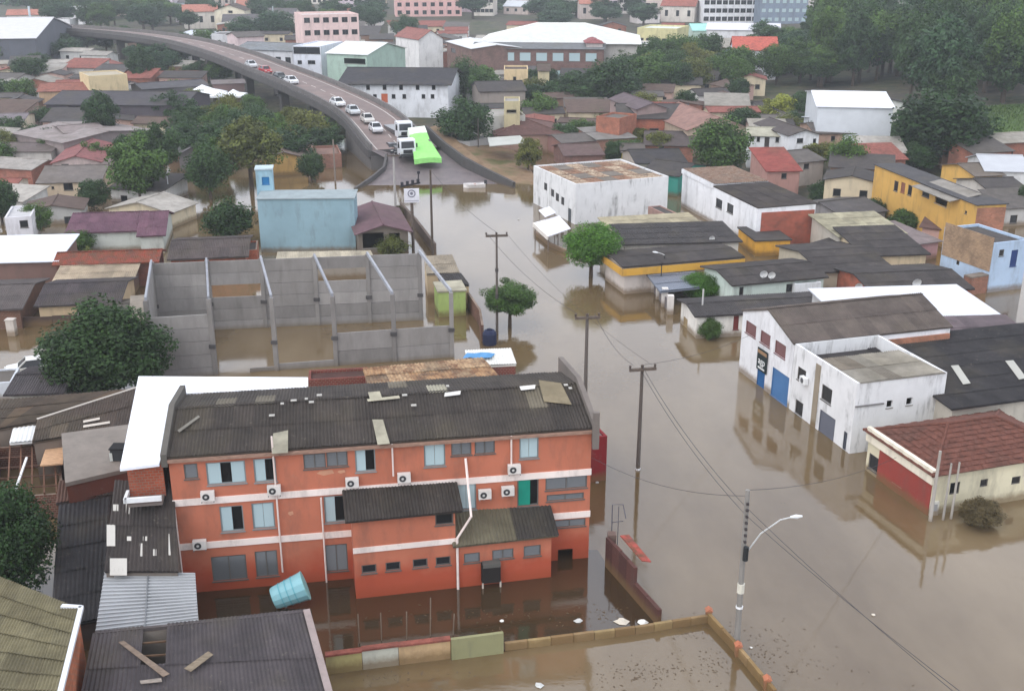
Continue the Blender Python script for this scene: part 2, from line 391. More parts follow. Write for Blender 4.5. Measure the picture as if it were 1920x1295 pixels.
rw = MB(); pts = [(798, 236, 5.0), (830, 266, 3.6), (868, 294, 2.6), (905, 314, 1.8), (962, 342, .9)]
for a, b_ in zip(pts, pts[1:]):
    p, q = G(*a), G(*b_)
    for t in (0, 1): pass
    rw.slab([p, q, q+Vector((.35, .2, 0)), p+Vector((.35, .2, 0))], 1.6)
tag(rw.build('retaining_wall', DKCONC), 'low dark retaining wall curving down right of the ramp', 'wall')
rw = MB(); pts = [(727, 288, 2.9), (722, 312, 1.6), (700, 330, .95), (668, 352, .35)]
for a, b_ in zip(pts, pts[1:]):
    p, q = G(*a), G(*b_); rw.slab([p, q, q+Vector((-.35, 0, 0)), p+Vector((-.35, 0, 0))], 1.5)
tag(rw.build('retaining_wall', DKCONC), 'low curb wall sinking into the water left of the ramp', 'wall')
# ------------------------------------------------------------------ buildings: one builder for walls with real openings, windows and roofs
def PR(p):                                                 # place -> picture (used to fit depths)
    dz = p.z-CAMH; f = p.y*CT-dz*ST; u = p.y*ST+dz*CT
    return 960+FPX*p.x/f, 647.5-FPX*u/f
FOOT = []
class House:
    def __init__(s, name, label, cat, A, B, h, wall, roofm, d=None, C=None, R=None, roof='gable', pitch=.22, oh=.35, az=None, L=None, x0=0, y0=0, group=None, sheet=False, par=.5, win=(), grid=(), alt=None, altp=0, base=None, skew=0):
        if az == 'g': A, B = A, B; q_ = GT(*A); az = q_.z
        z = az if az is not None else h
        for _ in range(10):
            a = G(*A, z); g = gz(a.x, a.y) if base is None else base
            if az is None: z = g+h
        b = G(*B, z); u = (b-a); u.z = 0; s.L = L or u.length; u.normalize(); vv = Vector((-u.y, u.x, 0))
        a = a+u*x0+vv*y0
        s.g, s.h = g, h; s.u, s.v = u, vv; s.wallm, s.roofm = wall, roofm; s.oh = oh; s.sheet = sheet; s.alt, s.altp = alt, altp
        s.root = thing(name, label, cat, (a.x, a.y, g), math.atan2(u.y, u.x), group)
        s.inv = (Matrix.Translation((a.x, a.y, g)) @ Matrix.Rotation(math.atan2(u.y, u.x), 4, 'Z')).inverted()
        s.fwd = s.inv.inverted()
        if C is not None: d = max(2.0, (G(*C, z if az is None else g+h)-a).dot(vv))
        if R is not None:
            lo, hi = 1.5, 90
            for _ in range(40):
                d = (lo+hi)/2; p = s.fwd @ Vector((s.L/2, d/2, h+pitch*d/2)); q = s.fwd @ Vector((s.L*.2, d/2, h+pitch*d/2))
                (x1, y1), (x2, y2) = PR(p), PR(q); yy = y1+(y2-y1)*(R[0]-x1)/((x2-x1) or 1)
                if yy > R[1]: lo = d
                else: hi = d
        s.d = d; FOOT.append((s.inv, s.L, d)); s.holes = {'F': [], 'L': [], 'R': []}
        W_ = []
        for w in win:
            f, px, py, wp, hp, st = w[:6]
            c = s.hit(f, px, py); e1, e2 = s.hit(f, px-wp/2, py), s.hit(f, px+wp/2, py); v1, v2 = s.hit(f, px, py-hp/2), s.hit(f, px, py+hp/2)
            W_.append((f, c[0], c[1], abs(e2[0]-e1[0]), abs(v1[1]-v2[1]), st, w[6] if len(w) > 6 else None))
        for f, nx, nz, ww, wh, st in grid:
            LL = s.L if f == 'F' else s.d
            for i in range(nx):
                for j in range(nz): W_.append((f, LL*(i+.5)/nx, h*(j+.55)/nz, ww, wh, st, None))
        for f, c, zc, ww, wh, st, cl in W_:
            LL = s.L if f == 'F' else s.d
            s0, s1 = max(.05, c-ww/2), min(LL-.05, c+ww/2); z0, z1 = max(.05, zc-wh/2), min(h-.05, zc+wh/2)
            if s1-s0 > .08 and z1-z0 > .08 and all(not(s0 < q[1]+.02 and s1 > q[0]-.02 and z0 < q[3]+.02 and z1 > q[2]-.02) for q in s.holes[f]):
                s.holes[f].append((s0, s1, z0, z1)); s.window(f, s0, s1, z0, z1, st, cl)
        s.par = par; s.pitch = pitch; s.rt = roof
        s.walls(); s.mkroof()
    def hit(s, f, px, py):
        o = s.inv @ Vector((0, 0, CAMH)); d_ = s.inv.to_3x3() @ ray(px, py)
        if f == 'F': t = -o.y/d_.y; p = o+d_*t; return p.x, p.z
        X = 0 if f == 'L' else s.L
        t = (X-o.x)/d_.x; p = o+d_*t; return p.y, p.z
    def fm(s, f):                                          # face frame: x along the wall, y into the building, z up
        if f == 'F': return Matrix.Identity(4)
        X = 0 if f == 'L' else s.L; i = 1 if f == 'L' else -1
        return Matrix(((0, i, 0, X), (1, 0, 0, 0), (0, 0, 1, 0), (0, 0, 0, 1)))
    def walls(s):
        b = MB(); L, d, h, rt, p = s.L, s.d, s.h, s.rt, s.pitch
        for f in 'FLR':
            m = s.fm(f); LL = L if f == 'F' else d
            xs_ = sorted({0, LL, *[q for hh in s.holes[f] for q in hh[:2]]}); zs = sorted({-.6, h, *[q for hh in s.holes[f] for q in hh[2:]]})
            for i in range(len(xs_)-1):
                for j in range(len(zs)-1):
                    cx, cz = (xs_[i]+xs_[i+1])/2, (zs[j]+zs[j+1])/2
                    if any(q[0] < cx < q[1] and q[2] < cz < q[3] for q in s.holes[f]): continue
                    b.poly(*[m @ Vector((x, 0, z)) for x, z in ((xs_[i], zs[j]), (xs_[i+1], zs[j]), (xs_[i+1], zs[j+1]), (xs_[i], zs[j+1]))])
            for (x0, x1, z0, z1) in s.holes[f]:
                for (xa, za), (xb, zb) in (((x0, z0), (x1, z0)), ((x1, z0), (x1, z1)), ((x1, z1), (x0, z1)), ((x0, z1), (x0, z0))):
                    b.poly(*[m @ Vector(q) for q in ((xa, 0, za), (xb, 0, zb), (xb, .16, zb), (xa, .16, za))])
        b.poly((L, d, -.6), (0, d, -.6), (0, d, h), (L, d, h))
        if rt == 'gable':
            for x in (0, L): b.poly((x, 0, h), (x, d, h), (x, d/2, h+p*d/2))
        elif rt == 'gv':
            for y in (0, d): b.poly((0, y, h), (L, y, h), (L/2, y, h+p*L/2))
        elif rt == 'shed':
            b.poly((0, d, h), (L, d, h), (L, d, h+p*d), (0, d, h+p*d))
            for x in (0, L): b.poly((x, 0, h), (x, d, h), (x, d, h+p*d))
        elif rt == 'shedf':
            b.poly((0, 0, h), (L, 0, h), (L, 0, h+p*d), (0, 0, h+p*d))
            for x in (0, L): b.poly((x, 0, h), (x, d, h), (x, 0, h+p*d))
        elif rt == 'flat':
            t, r = .18, h-s.par
            if s.par > .05:
                for (a0, a1) in (((0, 0), (L, t)), ((0, d-t), (L, d)), ((0, t), (t, d-t)), ((L-t, t), (L, d-t))):
                    b.poly((a0[0], a0[1], h), (a1[0], a0[1], h), (a1[0], a1[1], h), (a0[0], a1[1], h))
                for q0, q1 in (((t, t), (L-t, t)), ((L-t, t), (L-t, d-t)), ((L-t, d-t), (t, d-t)), ((t, d-t), (t, t))):
                    b.poly((*q0, r-.1), (*q1, r-.1), (*q1, h), (*q0, h))
        s.wall = b.build('wall', s.wallm, s.root)
    def mkroof(s):
        L, d, h, rt, p, oh = s.L, s.d, s.h, s.rt, s.pitch, s.oh
        V3 = lambda *q: Vector(q); b = MB(); planes = []
        if rt == 'none': return
        if rt == 'gable':
            planes = [(V3(-oh, -oh, h-p*oh), V3(1, 0, 0), V3(0, 1, p), L+2*oh, d/2+oh), (V3(-oh, d+oh, h-p*oh), V3(1, 0, 0), V3(0, -1, p), L+2*oh, d/2+oh)]
        elif rt == 'gv':
            planes = [(V3(-oh, -oh, h-p*oh), V3(0, 1, 0), V3(1, 0, p), d+2*oh, L/2+oh), (V3(L+oh, -oh, h-p*oh), V3(0, 1, 0), V3(-1, 0, p), d+2*oh, L/2+oh)]
        elif rt == 'shed': planes = [(V3(-oh, -oh, h-p*oh), V3(1, 0, 0), V3(0, 1, p), L+2*oh, d+2*oh)]
        elif rt == 'shedf': planes = [(V3(-oh, d+oh, h-p*oh), V3(1, 0, 0), V3(0, -1, p), L+2*oh, d+2*oh)]
        for O, e, sl_, le, run in planes:
            O = O+V3(0, 0, .09)
            b.slab([O, O+e*le, O+e*le+sl_*run, O+sl_*run], .1)
        if rt == 'flat':
            b.slab([V3(.16, .16, h-s.par), V3(L-.16, .16, h-s.par), V3(L-.16, d-.16, h-s.par), V3(.16, d-.16, h-s.par)] if s.par > .05 else [V3(-oh, -oh, h+.12), V3(L+oh, -oh, h+.12), V3(L+oh, d+oh, h+.12), V3(-oh, d+oh, h+.12)], .15)
        if rt == 'hip':
            x0, x1, y0, y1, z = -oh, L+oh, -oh, d+oh, h+.02; hw = min(x1-x0, y1-y0)/2; zt = z+p*hw
            if x1-x0 >= y1-y0: r0, r1 = V3(x0+hw, (y0+y1)/2, zt), V3(x1-hw, (y0+y1)/2, zt)
            else: r0, r1 = V3((x0+x1)/2, y0+hw, zt), V3((x0+x1)/2, y1-hw, zt)
            c = [V3(x0, y0, z), V3(x1, y0, z), V3(x1, y1, z), V3(x0, y1, z)]
            if x1-x0 >= y1-y0: fs = [(c[0], c[1], r1, r0), (c[2], c[3], r0, r1), (c[1], c[2], r1), (c[3], c[0], r0)]
            else: fs = [(c[1], c[2], r1, r0), (c[3], c[0], r0, r1), (c[0], c[1], r0), (c[2], c[3], r1)]
            for f in fs: b.poly(*f)
            b.poly(*c[::-1]); s.hipf = fs; s.ridge = (r0, r1, c)
        s.roof = b.build('roof', s.roofm, s.root)
        if rt == 'hip':
            t = MB()
            for f in s.hipf:                               # overlapping courses of tiles
                e0, e1 = f[0], f[1]; top = [f[2], f[-1]] if len(f) == 4 else [f[2], f[2]]
                ln = ((top[0]+top[1])/2-(e0+e1)/2).length; nn = max(3, int(ln/.38)); n_ = (e1-e0).cross(top[0]-e0).normalized(); n_ = n_ if n_.z > 0 else -n_
                for k in range(nn):
                    t0, t1 = k/nn, min(1, (k+1.12)/nn)
                    a0, a1 = e0.lerp(top[1], t0), e1.lerp(top[0], t0); b0, b1 = e0.lerp(top[1], t1), e1.lerp(top[0], t1)
                    w_ = (a1-a0).length; q = max(2, int(w_/.5)) if s.sheet else 1
                    for i in range(q):
                        u0, u1 = i/q, (i+1)/q; wob = (.05 if not s.sheet else .04+.035*(i % 2)+random.uniform(0, .015))
                        t.poly(a0.lerp(a1, u0)+n_*wob, a0.lerp(a1, u1)+n_*wob, b0.lerp(b1, u1)+n_*.015, b0.lerp(b1, u0)+n_*.015)
            tag(t.build('roof_tiles', s.roofm, s.roof), kind='stuff')
            r0, r1, c = s.ridge; rb = MB(); rb.tube([r0+V3(0, 0, .03), r1+V3(0, 0, .03)], .11)
            for cc in c: rb.tube([cc+V3(0, 0, .05), min((r0, r1), key=lambda q: (q-cc).length)+V3(0, 0, .05)], .1)
            rb.build('ridge_cap', s.roofm, s.roof)
        if s.sheet and planes:
            for O, e, sl_, le, run in planes:
                k = sl_.length; sheets(s.roof, O+V3(0, 0, .06), e, sl_/k, le, run*k, s.roofm, alt=s.alt, altp=s.altp)
        elif planes and rt in ('gable', 'gv'):
            O, e, sl_, le, run = planes[0]; q = O+sl_*run+V3(0, 0, .1)
            MB().tube([q, q+e*le], .1, 5).build('ridge_cap', s.roofm, s.roof)
    def window(s, f, s0, s1, z0, z1, st, cl=None):
        m = s.fm(f); w, h = s1-s0, z1-z0; t = min(.06, w*.1); B = lambda bb, a, c: bb.box(a, c, m)
        fr = MB()
        if st == 'hole': 
            B(fr, (s0-.05, -.05, z0-.08), (s1+.05, .1, z0-.01)); fr.build('sill', M('concrete', (150, 146, 140)), s.root); return
        for a, c in (((s0, .03, z0), (s0+t, .13, z1)), ((s1-t, .03, z0), (s1, .13, z1)), ((s0+t, .03, z1-t), (s1-t, .13, z1)), ((s0+t, .03, z0), (s1-t, .13, z0+t))): B(fr, a, c)
        if f == 'F': B(fr, (s0-.05, -.06, z0-.06), (s1+.05, .02, z0-.005))
        fcol = {'white': M('metal', (120, 128, 128)), 'wd': M('metal', (130, 136, 136)), 'wdw': M('metal', (130, 136, 136))}.get(st, M('plain', (96, 92, 88)))
        if st in ('door', 'roll', 'board') and cl: fcol = M('plain', cl)
        fo = fr.build('window' if st not in ('door', 'roll') else 'door', fcol, s.root)
        x0, x1, a0, a1 = s0+t, s1-t, z0+t, z1-t; W_ = x1-x0
        def pane(u0, u1, mat, y=.08, nm='pane'): B(MB(), (x0+W_*u0+.01, y, a0), (x0+W_*u1-.01, y+.02, a1)).build(nm, mat, fo) if False else obj(nm, B(MB(), (x0+W_*u0+.008, y, a0+.003), (x0+W_*u1-.008, y+.02, a1-.003)).mesh(nm, mat), fo)
        if st == 'dark':
            k = 2 if W_ > .9 else 1
            for i in range(k): pane(i/k, (i+1)/k, DARK)
        elif st == 'white': pane(0, .5, CURTAIN); pane(.5, 1, CURTAIN, .065)
        elif st == 'wd': pane(0, .52, CURTAIN, .065); pane(.52, 1, BLACK, .14)
        elif st == 'wdw': pane(0, .36, CURTAIN, .065); pane(.36, .64, BLACK, .14); pane(.64, 1, CURTAIN, .065)
        elif st == 'green': pane(0, .62, M('plain', cl), .02, 'shutter'); pane(.62, 1, BLACK, .14)
        elif st == 'board': pane(0, 1, M('plain', cl), .06, 'panel')
        elif st in ('door',): pane(0, 1, M('plain', cl), .06, 'panel')
        elif st in ('louvre', 'roll'):
            mt = GREYPANE if st == 'louvre' else M('metal', cl); nn = max(3, int((a1-a0)/(.14 if st == 'louvre' else .16)))
            if st == 'louvre': pane(0, 1, BLACK, .12)
            for i in range(nn):
                za, zb = a0+(a1-a0)*i/nn, a0+(a1-a0)*(i+.82)/nn
                q = MB().poly(*[m @ Vector(v_) for v_ in ((x0, .05, za), (x1, .05, za), (x1, .10, zb), (x0, .10, zb))])
                obj('slat', q.mesh('slat', mt), fo)
            if W_ > .9 and st == 'louvre': obj('mullion', B(MB(), (x0+W_/2-.025, .03, a0), (x0+W_/2+.025, .06, a1)).mesh('mullion', fcol), fo)
    def part(s, name, mb, mat, parent=None): return mb.build(name, mat, parent or s.root)
PL, BR, FI, TI, ME, RU, CO_, GR = (lambda *c: M('plaster', c)), (lambda *c: M('brick', c)), (lambda *c: M('fibre', c)), (lambda *c: M('tile', c)), (lambda *c: M('metal', c)), (lambda *c: M('rust', c)), (lambda *c: M('concrete', c)), (lambda *c: M('grimy', c))
FD = FI(76, 71, 70); FG = FI(104, 98, 94); FB = FI(92, 78, 70); FL = FI(150, 142, 128); FPU = FI(108, 82, 88)
PALE = FI(176, 170, 150)
# ---- the orange three storey building
ORW = PL(*ORANGE)
oB = House('orange_building', 'orange three storey building with white bands and a dark corrugated roof, flooded at its foot', 'building', (345, 1112), (1103, 1045), 9.2, ORW, FI(72, 65, 60), d=8.0, roof='gable', pitch=.22, oh=.12, az=0, sheet=True, alt=[PALE, FI(120, 112, 98)], altp=.035,
  win=[('F', 358, 883, 26, 28, 'louvre'), ('F', 424, 886, 74, 42, 'wdw'), ('F', 497, 881, 42, 44, 'wd'), ('F', 590, 864, 42, 28, 'louvre'), ('F', 632, 860, 40, 28, 'louvre'), ('F', 685, 863, 38, 42, 'wd'), ('F', 815, 853, 40, 42, 'white'), ('F', 865, 839, 38, 28, 'louvre'), ('F', 909, 836, 38, 28, 'louvre'), ('F', 992, 838, 36, 42, 'white'),
       ('F', 435, 972, 44, 48, 'wd'), ('F', 494, 966, 42, 48, 'white'), ('F', 628, 954, 40, 50, 'wd'), ('F', 874, 930, 38, 50, 'white'), ('F', 990, 921, 40, 54, 'green', (24, 132, 112)), ('F', 1062, 903, 78, 26, 'louvre'), ('F', 1060, 931, 70, 12, 'louvre'),
       ('F', 430, 1064, 66, 46, 'louvre'), ('F', 500, 1056, 42, 48, 'louvre'), ('F', 631, 1045, 42, 50, 'louvre'), ('F', 1068, 980, 60, 14, 'louvre'), ('F', 1060, 1040, 28, 22, 'hole')])
rt = oB.root; L = oB.L; BAND = PL(236, 222, 214)
def zF(px, py): return oB.hit('F', px, py)
for (pa, pb) in (((400, 940), (1100, 880)), ((400, 1022), (1100, 959))):
    z_ = (zF(*pa)[1]+zF(*pb)[1])/2; MB().box((-.03, -.07, z_-.2), (L+.03, .0, z_+.16)).build('white_band', BAND, rt)
ZE = 9.2
b = MB(); b.box((-.12, -.22, ZE-.22), (L+.1, -.01, ZE-.06)); b.build('fascia_board', M('wood', (150, 120, 104)), rt)
PARA = CO_(112, 104, 98)
b = MB(); b.prism([(-.5, ZE-.8), (8.9, ZE-.8), (8.9, ZE+.75), (4, ZE+1.35), (-.5, ZE+.35)], L+.02, L+.3, axis=0); b.build('gable_parapet', PARA, rt)
b = MB(); b.prism([(-.25, ZE-.4), (8.5, ZE-.4), (8.5, ZE+.55), (4, ZE+1.25), (-.25, ZE+.3)], -.32, -.02, axis=0); b.build('gable_parapet', CO_(92, 88, 82), rt)
MB().box((L-.05, -.55, ZE-1.0), (L+.28, -.3, ZE+1.1)).build('corner_post', PARA, rt)
def pipe(px0, py0, px1, py1):
    a, c = zF(px0, py0), zF(px1, py1); x = (a[0]+c[0])/2
    MB().tube([(x, -.14, a[1]), (x, -.14, c[1])], .05).build('drainpipe', M('plain', (222, 206, 198)), rt)
pipe(331, 950, 340, 1080); pipe(605, 930, 610, 1100); pipe(520, 815, 520, 1070); pipe(736, 830, 736, 890); pipe(958, 815, 958, 870)
# peeled plaster and exposed wall patches are flat stains of their own material
for px, py, w_, h_ in ((610, 886, .9, .3), (640, 884, .4, .2), (545, 962, .3, .25)):
    a = zF(px, py); MB().poly((a[0]-w_/2, -.004, a[1]), (a[0]-w_*.1, -.004, a[1]-h_/2), (a[0]+w_/2, -.004, a[1]-h_*.2), (a[0]+w_*.4, -.004, a[1]+h_/2), (a[0]-w_*.3, -.004, a[1]+h_*.4)).build('peeled_patch', M('plain', (190, 140, 112)), rt)
# loose pale sheets, skylight strip and debris on the roof
def roofpt(px, py, k=.14):
    d_ = oB.inv.to_3x3() @ ray(px, py); o = oB.inv @ Vector((0, 0, CAMH)); nrm = Vector((0, -.22, 1)); p0 = Vector((0, 0, ZE+.15+k))
    return o+d_*((p0-o).dot(nrm)/d_.dot(nrm))
for i, quad in enumerate([((698, 786), (718, 786), (731, 831), (708, 833)), ((512, 812), (540, 806), (540, 848), (510, 850)), ((834, 736), (864, 732), (863, 739), (833, 743)), ((974, 724), (1004, 721), (1003, 728), (977, 731)), ((688, 748), (748, 741), (750, 746), (690, 752)), ((1010, 712), (1052, 718), (1072, 758), (1020, 752)), ((690, 735), (712, 733), (716, 745), (694, 748)), ((333, 806), (372, 778), (375, 781), (336, 810))]):
    P4 = [roofpt(*q, .14 if i != 5 else .1) for q in quad]; MB().slab(P4, .025).build('loose_sheet', [PALE, PALE, ME(205, 202, 196), ME(214, 210, 204), PALE, FI(140, 128, 104), PALE, FI(150, 146, 138)][i], oB.roof)
for px, py in ((530, 757), (575, 748), (600, 741), (552, 751), (511, 779), (760, 741), (777, 760), (585, 754), (840, 724), (1062, 722), (1070, 728)):
    p = roofpt(px, py, .14); w_ = random.uniform(.07, .2)
    obj('roof_debris', MB().box((p.x-w_, p.y-.1, p.z), (p.x+w_*.6, p.y+.12, p.z+.04)).mesh('roof_debris', ME(172, 168, 160)), oB.roof)
# lower annex in front
an = House('orange_annex', 'low orange annex with two small dark roofs projecting from the orange building', 'annex', (668, 1122), (860, 1101), 6.05, ORW, FI(66, 60, 56), d=2.0, roof='shed', pitch=.28, oh=.35, az=0, L=5.3, sheet=True,
  win=[('F', 692, 1066, 28, 16, 'dark'), ('F', 737, 1061, 28, 16, 'dark'), ('F', 788, 1055, 28, 16, 'dark'), ('F', 831, 1051, 28, 16, 'dark'), ('F', 833, 970, 34, 26, 'dark'), ('F', 703, 968, 38, 9, 'hole'), ('F', 773, 960, 38, 9, 'hole')])
z_ = an.hit('F', 760, 1022)[1]; an.part('white_band', MB().box((-.03, -.06, z_-.16), (an.L+.02, 0, z_+.14)), BAND)
an2 = House('orange_annex', 'single storey orange annex with a grey mossy roof right of the white drainpipe', 'annex', (860, 1101), (1033, 1081), 4.0, ORW, FI(112, 106, 88), d=1.9, roof='shed', pitch=.42, oh=.3, az=0, sheet=True, alt=[FI(60, 56, 54)], altp=.3,
  win=[('F', 885, 1045, 30, 18, 'louvre'), ('F', 943, 1038, 40, 18, 'louvre'), ('F', 998, 1032, 32, 20, 'louvre')])
pp = [an.root.matrix_basis @ Vector((an.L+.1, -.12, 0)) for _ in (0,)]
dp = MB(); x_ = an.L+.06; dp.tube([(x_, -.14, .4), (x_, -.14, 4.35), (x_+.75, -.2, 5.6), (x_+.8, .9, 6.6), (x_+.8, 1.75, 8.0)], .07); dp.build('drainpipe', M('plain', (230, 214, 206)), an.root)
for face_, c_, lab in ((oB, (390, 925), 'air conditioner at the left end of the orange facade under the wide curtained window'), (oB, (514, 914), 'air conditioner below the second curtained window from the left on the top floor'), (oB, (660, 900), 'air conditioner above the upper annex roof, left one of the pair'), (oB, (757, 891), 'air conditioner standing above the white band over the annex roof, right one of the pair'), (oB, (963, 875), 'air conditioner on the top floor below the rightmost curtained window'), (oB, (375, 1016), 'lowest air conditioner near the left corner of the orange facade'), (oB, (908, 922), 'air conditioner beside the tall curtained window above the annex, left of two'), (oB, (951, 916), 'air conditioner next to the green shutter above the annex')):
    s_, z_ = face_.hit('F', *c_); w = face_.fwd @ Vector((s_, -.02, z_-.27))
    t = thing('air_conditioner', lab, 'air conditioner', w, math.atan2(face_.u.y, face_.u.x), 'air conditioners on the orange facade')
    MB().box((-.34, -.32, 0), (.34, -.04, .5)).build('casing', M('plain', (214, 208, 202)), t)
    MB().tube([(-.08, -.34, .25), (-.08, -.315, .25)], .18, 14).build('fan_grille', M('plain', (60, 60, 62)), t)
    MB().tube([(-.08, -.352, .25), (-.08, -.332, .25)], .07, 8).build('fan_hub', M('plain', (190, 188, 184)), t)
    b = MB(); b.bar((-.3, 0.0, -.04), (-.3, -.38, -.04), .04); b.bar((.3, 0.0, -.04), (.3, -.38, -.04), .04); b.build('bracket', M('plain', (120, 118, 116)), t)
# white L shaped roof behind and beside
wr = thing('white_roof_annex', 'lower annex under a smooth white L shaped roof wrapping behind the orange building', 'annex', oB.root.location, oB.root.rotation_euler.z)
zt = 8+1.3
b = MB(); b.slab([(-2.25, -.55, zt-.25), (-.4, -.3, zt-.25), (-.4, 8.55, zt-.1), (6.86, 8.4, zt-.1), (6.86, 9.7, zt), (-3.1, 11.55, zt)], .15); b.build('roof', M('metal', (236, 238, 244)), wr)
b = MB(); b.poly((-2.1, .3, -.4), (-.35, .3, -.4), (-.35, .3, zt-.4), (-2.1, .3, zt-.4)); b.poly((-2.1, .3, -.4), (-2.9, 11.3, -.4), (-2.9, 11.3, zt-.2), (-2.1, .3, zt-.4)); b.poly((-2.9, 11.3, -.4), (6.7, 9.5, -.4), (6.7, 9.5, zt-.2), (-2.9, 11.3, zt-.2)); b.build('wall', BR(170, 84, 58), wr)
b = MB(); b.box((-2.2, -.75, 7.2), (-.42, -.6, 7.45)); b.box((-2.25, -.75, 7.2), (-2.1, .25, 7.45)); b.build('white_ledge', WHITE, wr)
MB().box((-2.1, -.6, 6.9), (-.42, .25, 7.05)).build('balcony_floor', CO_(120, 110, 104), wr)
# ---- low buildings at the lower left
def plane_roof(name, label, cat, quad, zs, mat, wallm=None, sheet=True, t=.1, sw=1.05, sl=2.2, alt=None, altp=0, hole=(), floor=-1.4):
    P4 = [G(*q, z) for q, z in zip(quad, zs)]              # order: front-left, front-right, back-right, back-left
    c = sum((p for p in P4), Vector())/4; r = thing(name, label, cat, (c.x, c.y, floor))
    Q = [p-Vector((c.x, c.y, floor)) for p in P4]
    if not hole: ro = MB().slab(Q, t).build('roof', mat, r)
    else:
        ro = MB(); 
        for k in range(4): ro.bar(Q[k], Q[(k+1) % 4], .16)
        ro = ro.build('roof', mat, r)
    if wallm:
        b = MB(); ins = [q.lerp(sum(Q, Vector())/4, .03) for q in Q]
        for k in range(4): p, q = ins[k], ins[(k+1) % 4]; b.poly((p.x, p.y, -.3), (q.x, q.y, -.3), q-Vector((0, 0, t)), p-Vector((0, 0, t)))
        b.build('wall', wallm, r)
    if sheet:                                             # bilinear cells, one sheet each
        nx = max(1, round(((Q[1]-Q[0]).length+(Q[2]-Q[3]).length)/2/sw)); ny = max(1, round(((Q[3]-Q[0]).length+(Q[2]-Q[1]).length)/2/sl))
        nrm = (Q[1]-Q[0]).cross(Q[3]-Q[0]).normalized()
        for j in range(ny):
            for i in range(nx):
                if (i, j) in hole: continue
                f = lambda u_, v_: Q[0].lerp(Q[1], u_).lerp(Q[3].lerp(Q[2], u_), v_)
                a, bb, cc, dd = f(i/nx, j/ny), f((i+1.03)/nx, j/ny), f((i+1.03)/nx, (j+1.06)/ny), f(i/nx, (j+1.06)/ny)
                o_ = nrm*(.06+.012*(i % 2)+random.uniform(-.006, .01)); q = MB(); n_ = 12
                for w_ in (0, 1):
                    for k in range(n_+1): e_ = k/n_; q.v.append(tuple((a.lerp(bb, e_) if w_ == 0 else dd.lerp(cc, e_))+o_+nrm*(.026*(1 if k % 2 else -1)+(.05 if w_ == 0 else 0))))
                q.f = [(k, k+1, n_+2+k, n_+1+k) for k in range(n_)]
                obj('roof_sheet', q.mesh('roof_sheet', random.choice(alt) if alt and random.random() < altp else mat), ro)
    return r, Q, ro
FG1 = FI(84, 78, 80)
r, Q, ro = plane_roof('grey_roof_house', 'long dark grey corrugated roof with a broken hole in the bottom left foreground', 'house', ((150, 1330), (625, 1330), (575, 1147), (178, 1188)), (2.6, 2.6, 3.8, 3.8), FG1, PL(120, 112, 104), alt=[FI(104, 96, 88)], altp=.05, hole=((2, 1),))
b = MB(); 
for k in range(7): 
    t_ = k/6; b.bar(Q[0].lerp(Q[3], t_)-Vector((0, 0, .08)), Q[1].lerp(Q[2], t_)-Vector((0, 0, .08)), .07)
b.build('purlins', M('wood', (90, 70, 54)), r)
def on_quad(Qs, r, px, py, k=.16):
    c = Vector(r.location); d_ = ray(px, py); o = Vector((0, 0, CAMH))-c; nrm = (Qs[1]-Qs[0]).cross(Qs[3]-Qs[0]).normalized()
    return o+d_*((Qs[0]+nrm*k-o).dot(nrm)/d_.dot(nrm))
for qd, mt in ((((222, 1203), (232, 1200), (318, 1262), (306, 1268)), M('wood', (112, 98, 86))), (((345, 1252), (390, 1220), (400, 1226), (358, 1258)), M('wood', (120, 108, 92))), (((262, 1275), (302, 1270), (304, 1277), (264, 1281)), M('wood', (150, 140, 130)))):
    obj('loose_board', MB().slab([on_quad(Q, r, *p, .2) for p in qd], .03).mesh('loose_board', mt), ro)
b = MB(); b.bar(Q[1]+Vector((0, 0, .12)), Q[2]+Vector((0, 0, .12)), .3, .1); obj('verge_trim', b.mesh('verge_trim', CO_(150, 136, 132)), ro)
r, Q, ro = plane_roof('olive_roof_building', 'olive grey corrugated roof with white gutter and brick side in the bottom left corner', 'building', ((-160, 1330), (100, 1330), (146, 1142), (-10, 1080)), (4.6, 5.0, 5.0, 4.6), FI(128, 120, 92), None, sl=1.2, alt=[FI(118, 110, 84), FI(134, 126, 98)], altp=.4)
b = MB(); p0, p1 = Q[1], Q[2]; d_ = Vector((.12, 0, 0)); b.poly((p0.x, p0.y, -.3), (p1.x, p1.y, -.3), p1-Vector((0, 0, .2)), p0-Vector((0, 0, .2))); e0, e1 = Q[2], Q[3]; b.poly((e0.x, e0.y, -.3), (e1.x, e1.y, -.3), e1-Vector((0, 0, .2)), e0-Vector((0, 0, .2))); b.build('wall', BR(186, 104, 68), r)
b = MB(); b.bar(p0+Vector((.12, 0, .05)), p1+Vector((.12, .1, .05)), .2, .16); b.bar(p1+Vector((.15, .05, .05)), p1+Vector((-.75, .15, .05)), .2, .16); b.build('gutter', M('metal', (214, 216, 220)), r)
r, Q, ro = plane_roof('metal_roof_shed', 'low shed under a light grey ribbed metal roof below the orange building corner', 'shed', ((196, 1074), (178, 1190), (372, 1164), (366, 1076)), (3.0, 2.6, 2.6, 3.0), ME(150, 152, 154), PL(140, 130, 120), sheet=False)
for k in range(17): t_ = k/16; obj('rib', MB().bar(Q[0].lerp(Q[1], t_)+Vector((0, 0, .03)), Q[3].lerp(Q[2], t_)+Vector((0, 0, .03)), .07, .07).mesh('rib', ME(172, 174, 176)), ro)
obj('joint_strip', MB().bar(Q[0].lerp(Q[3], .48)+Vector((0, 0, .05)), Q[1].lerp(Q[2], .48)+Vector((0, 0, .05)), .06, .1).mesh('joint_strip', ME(120, 122, 124)), ro)
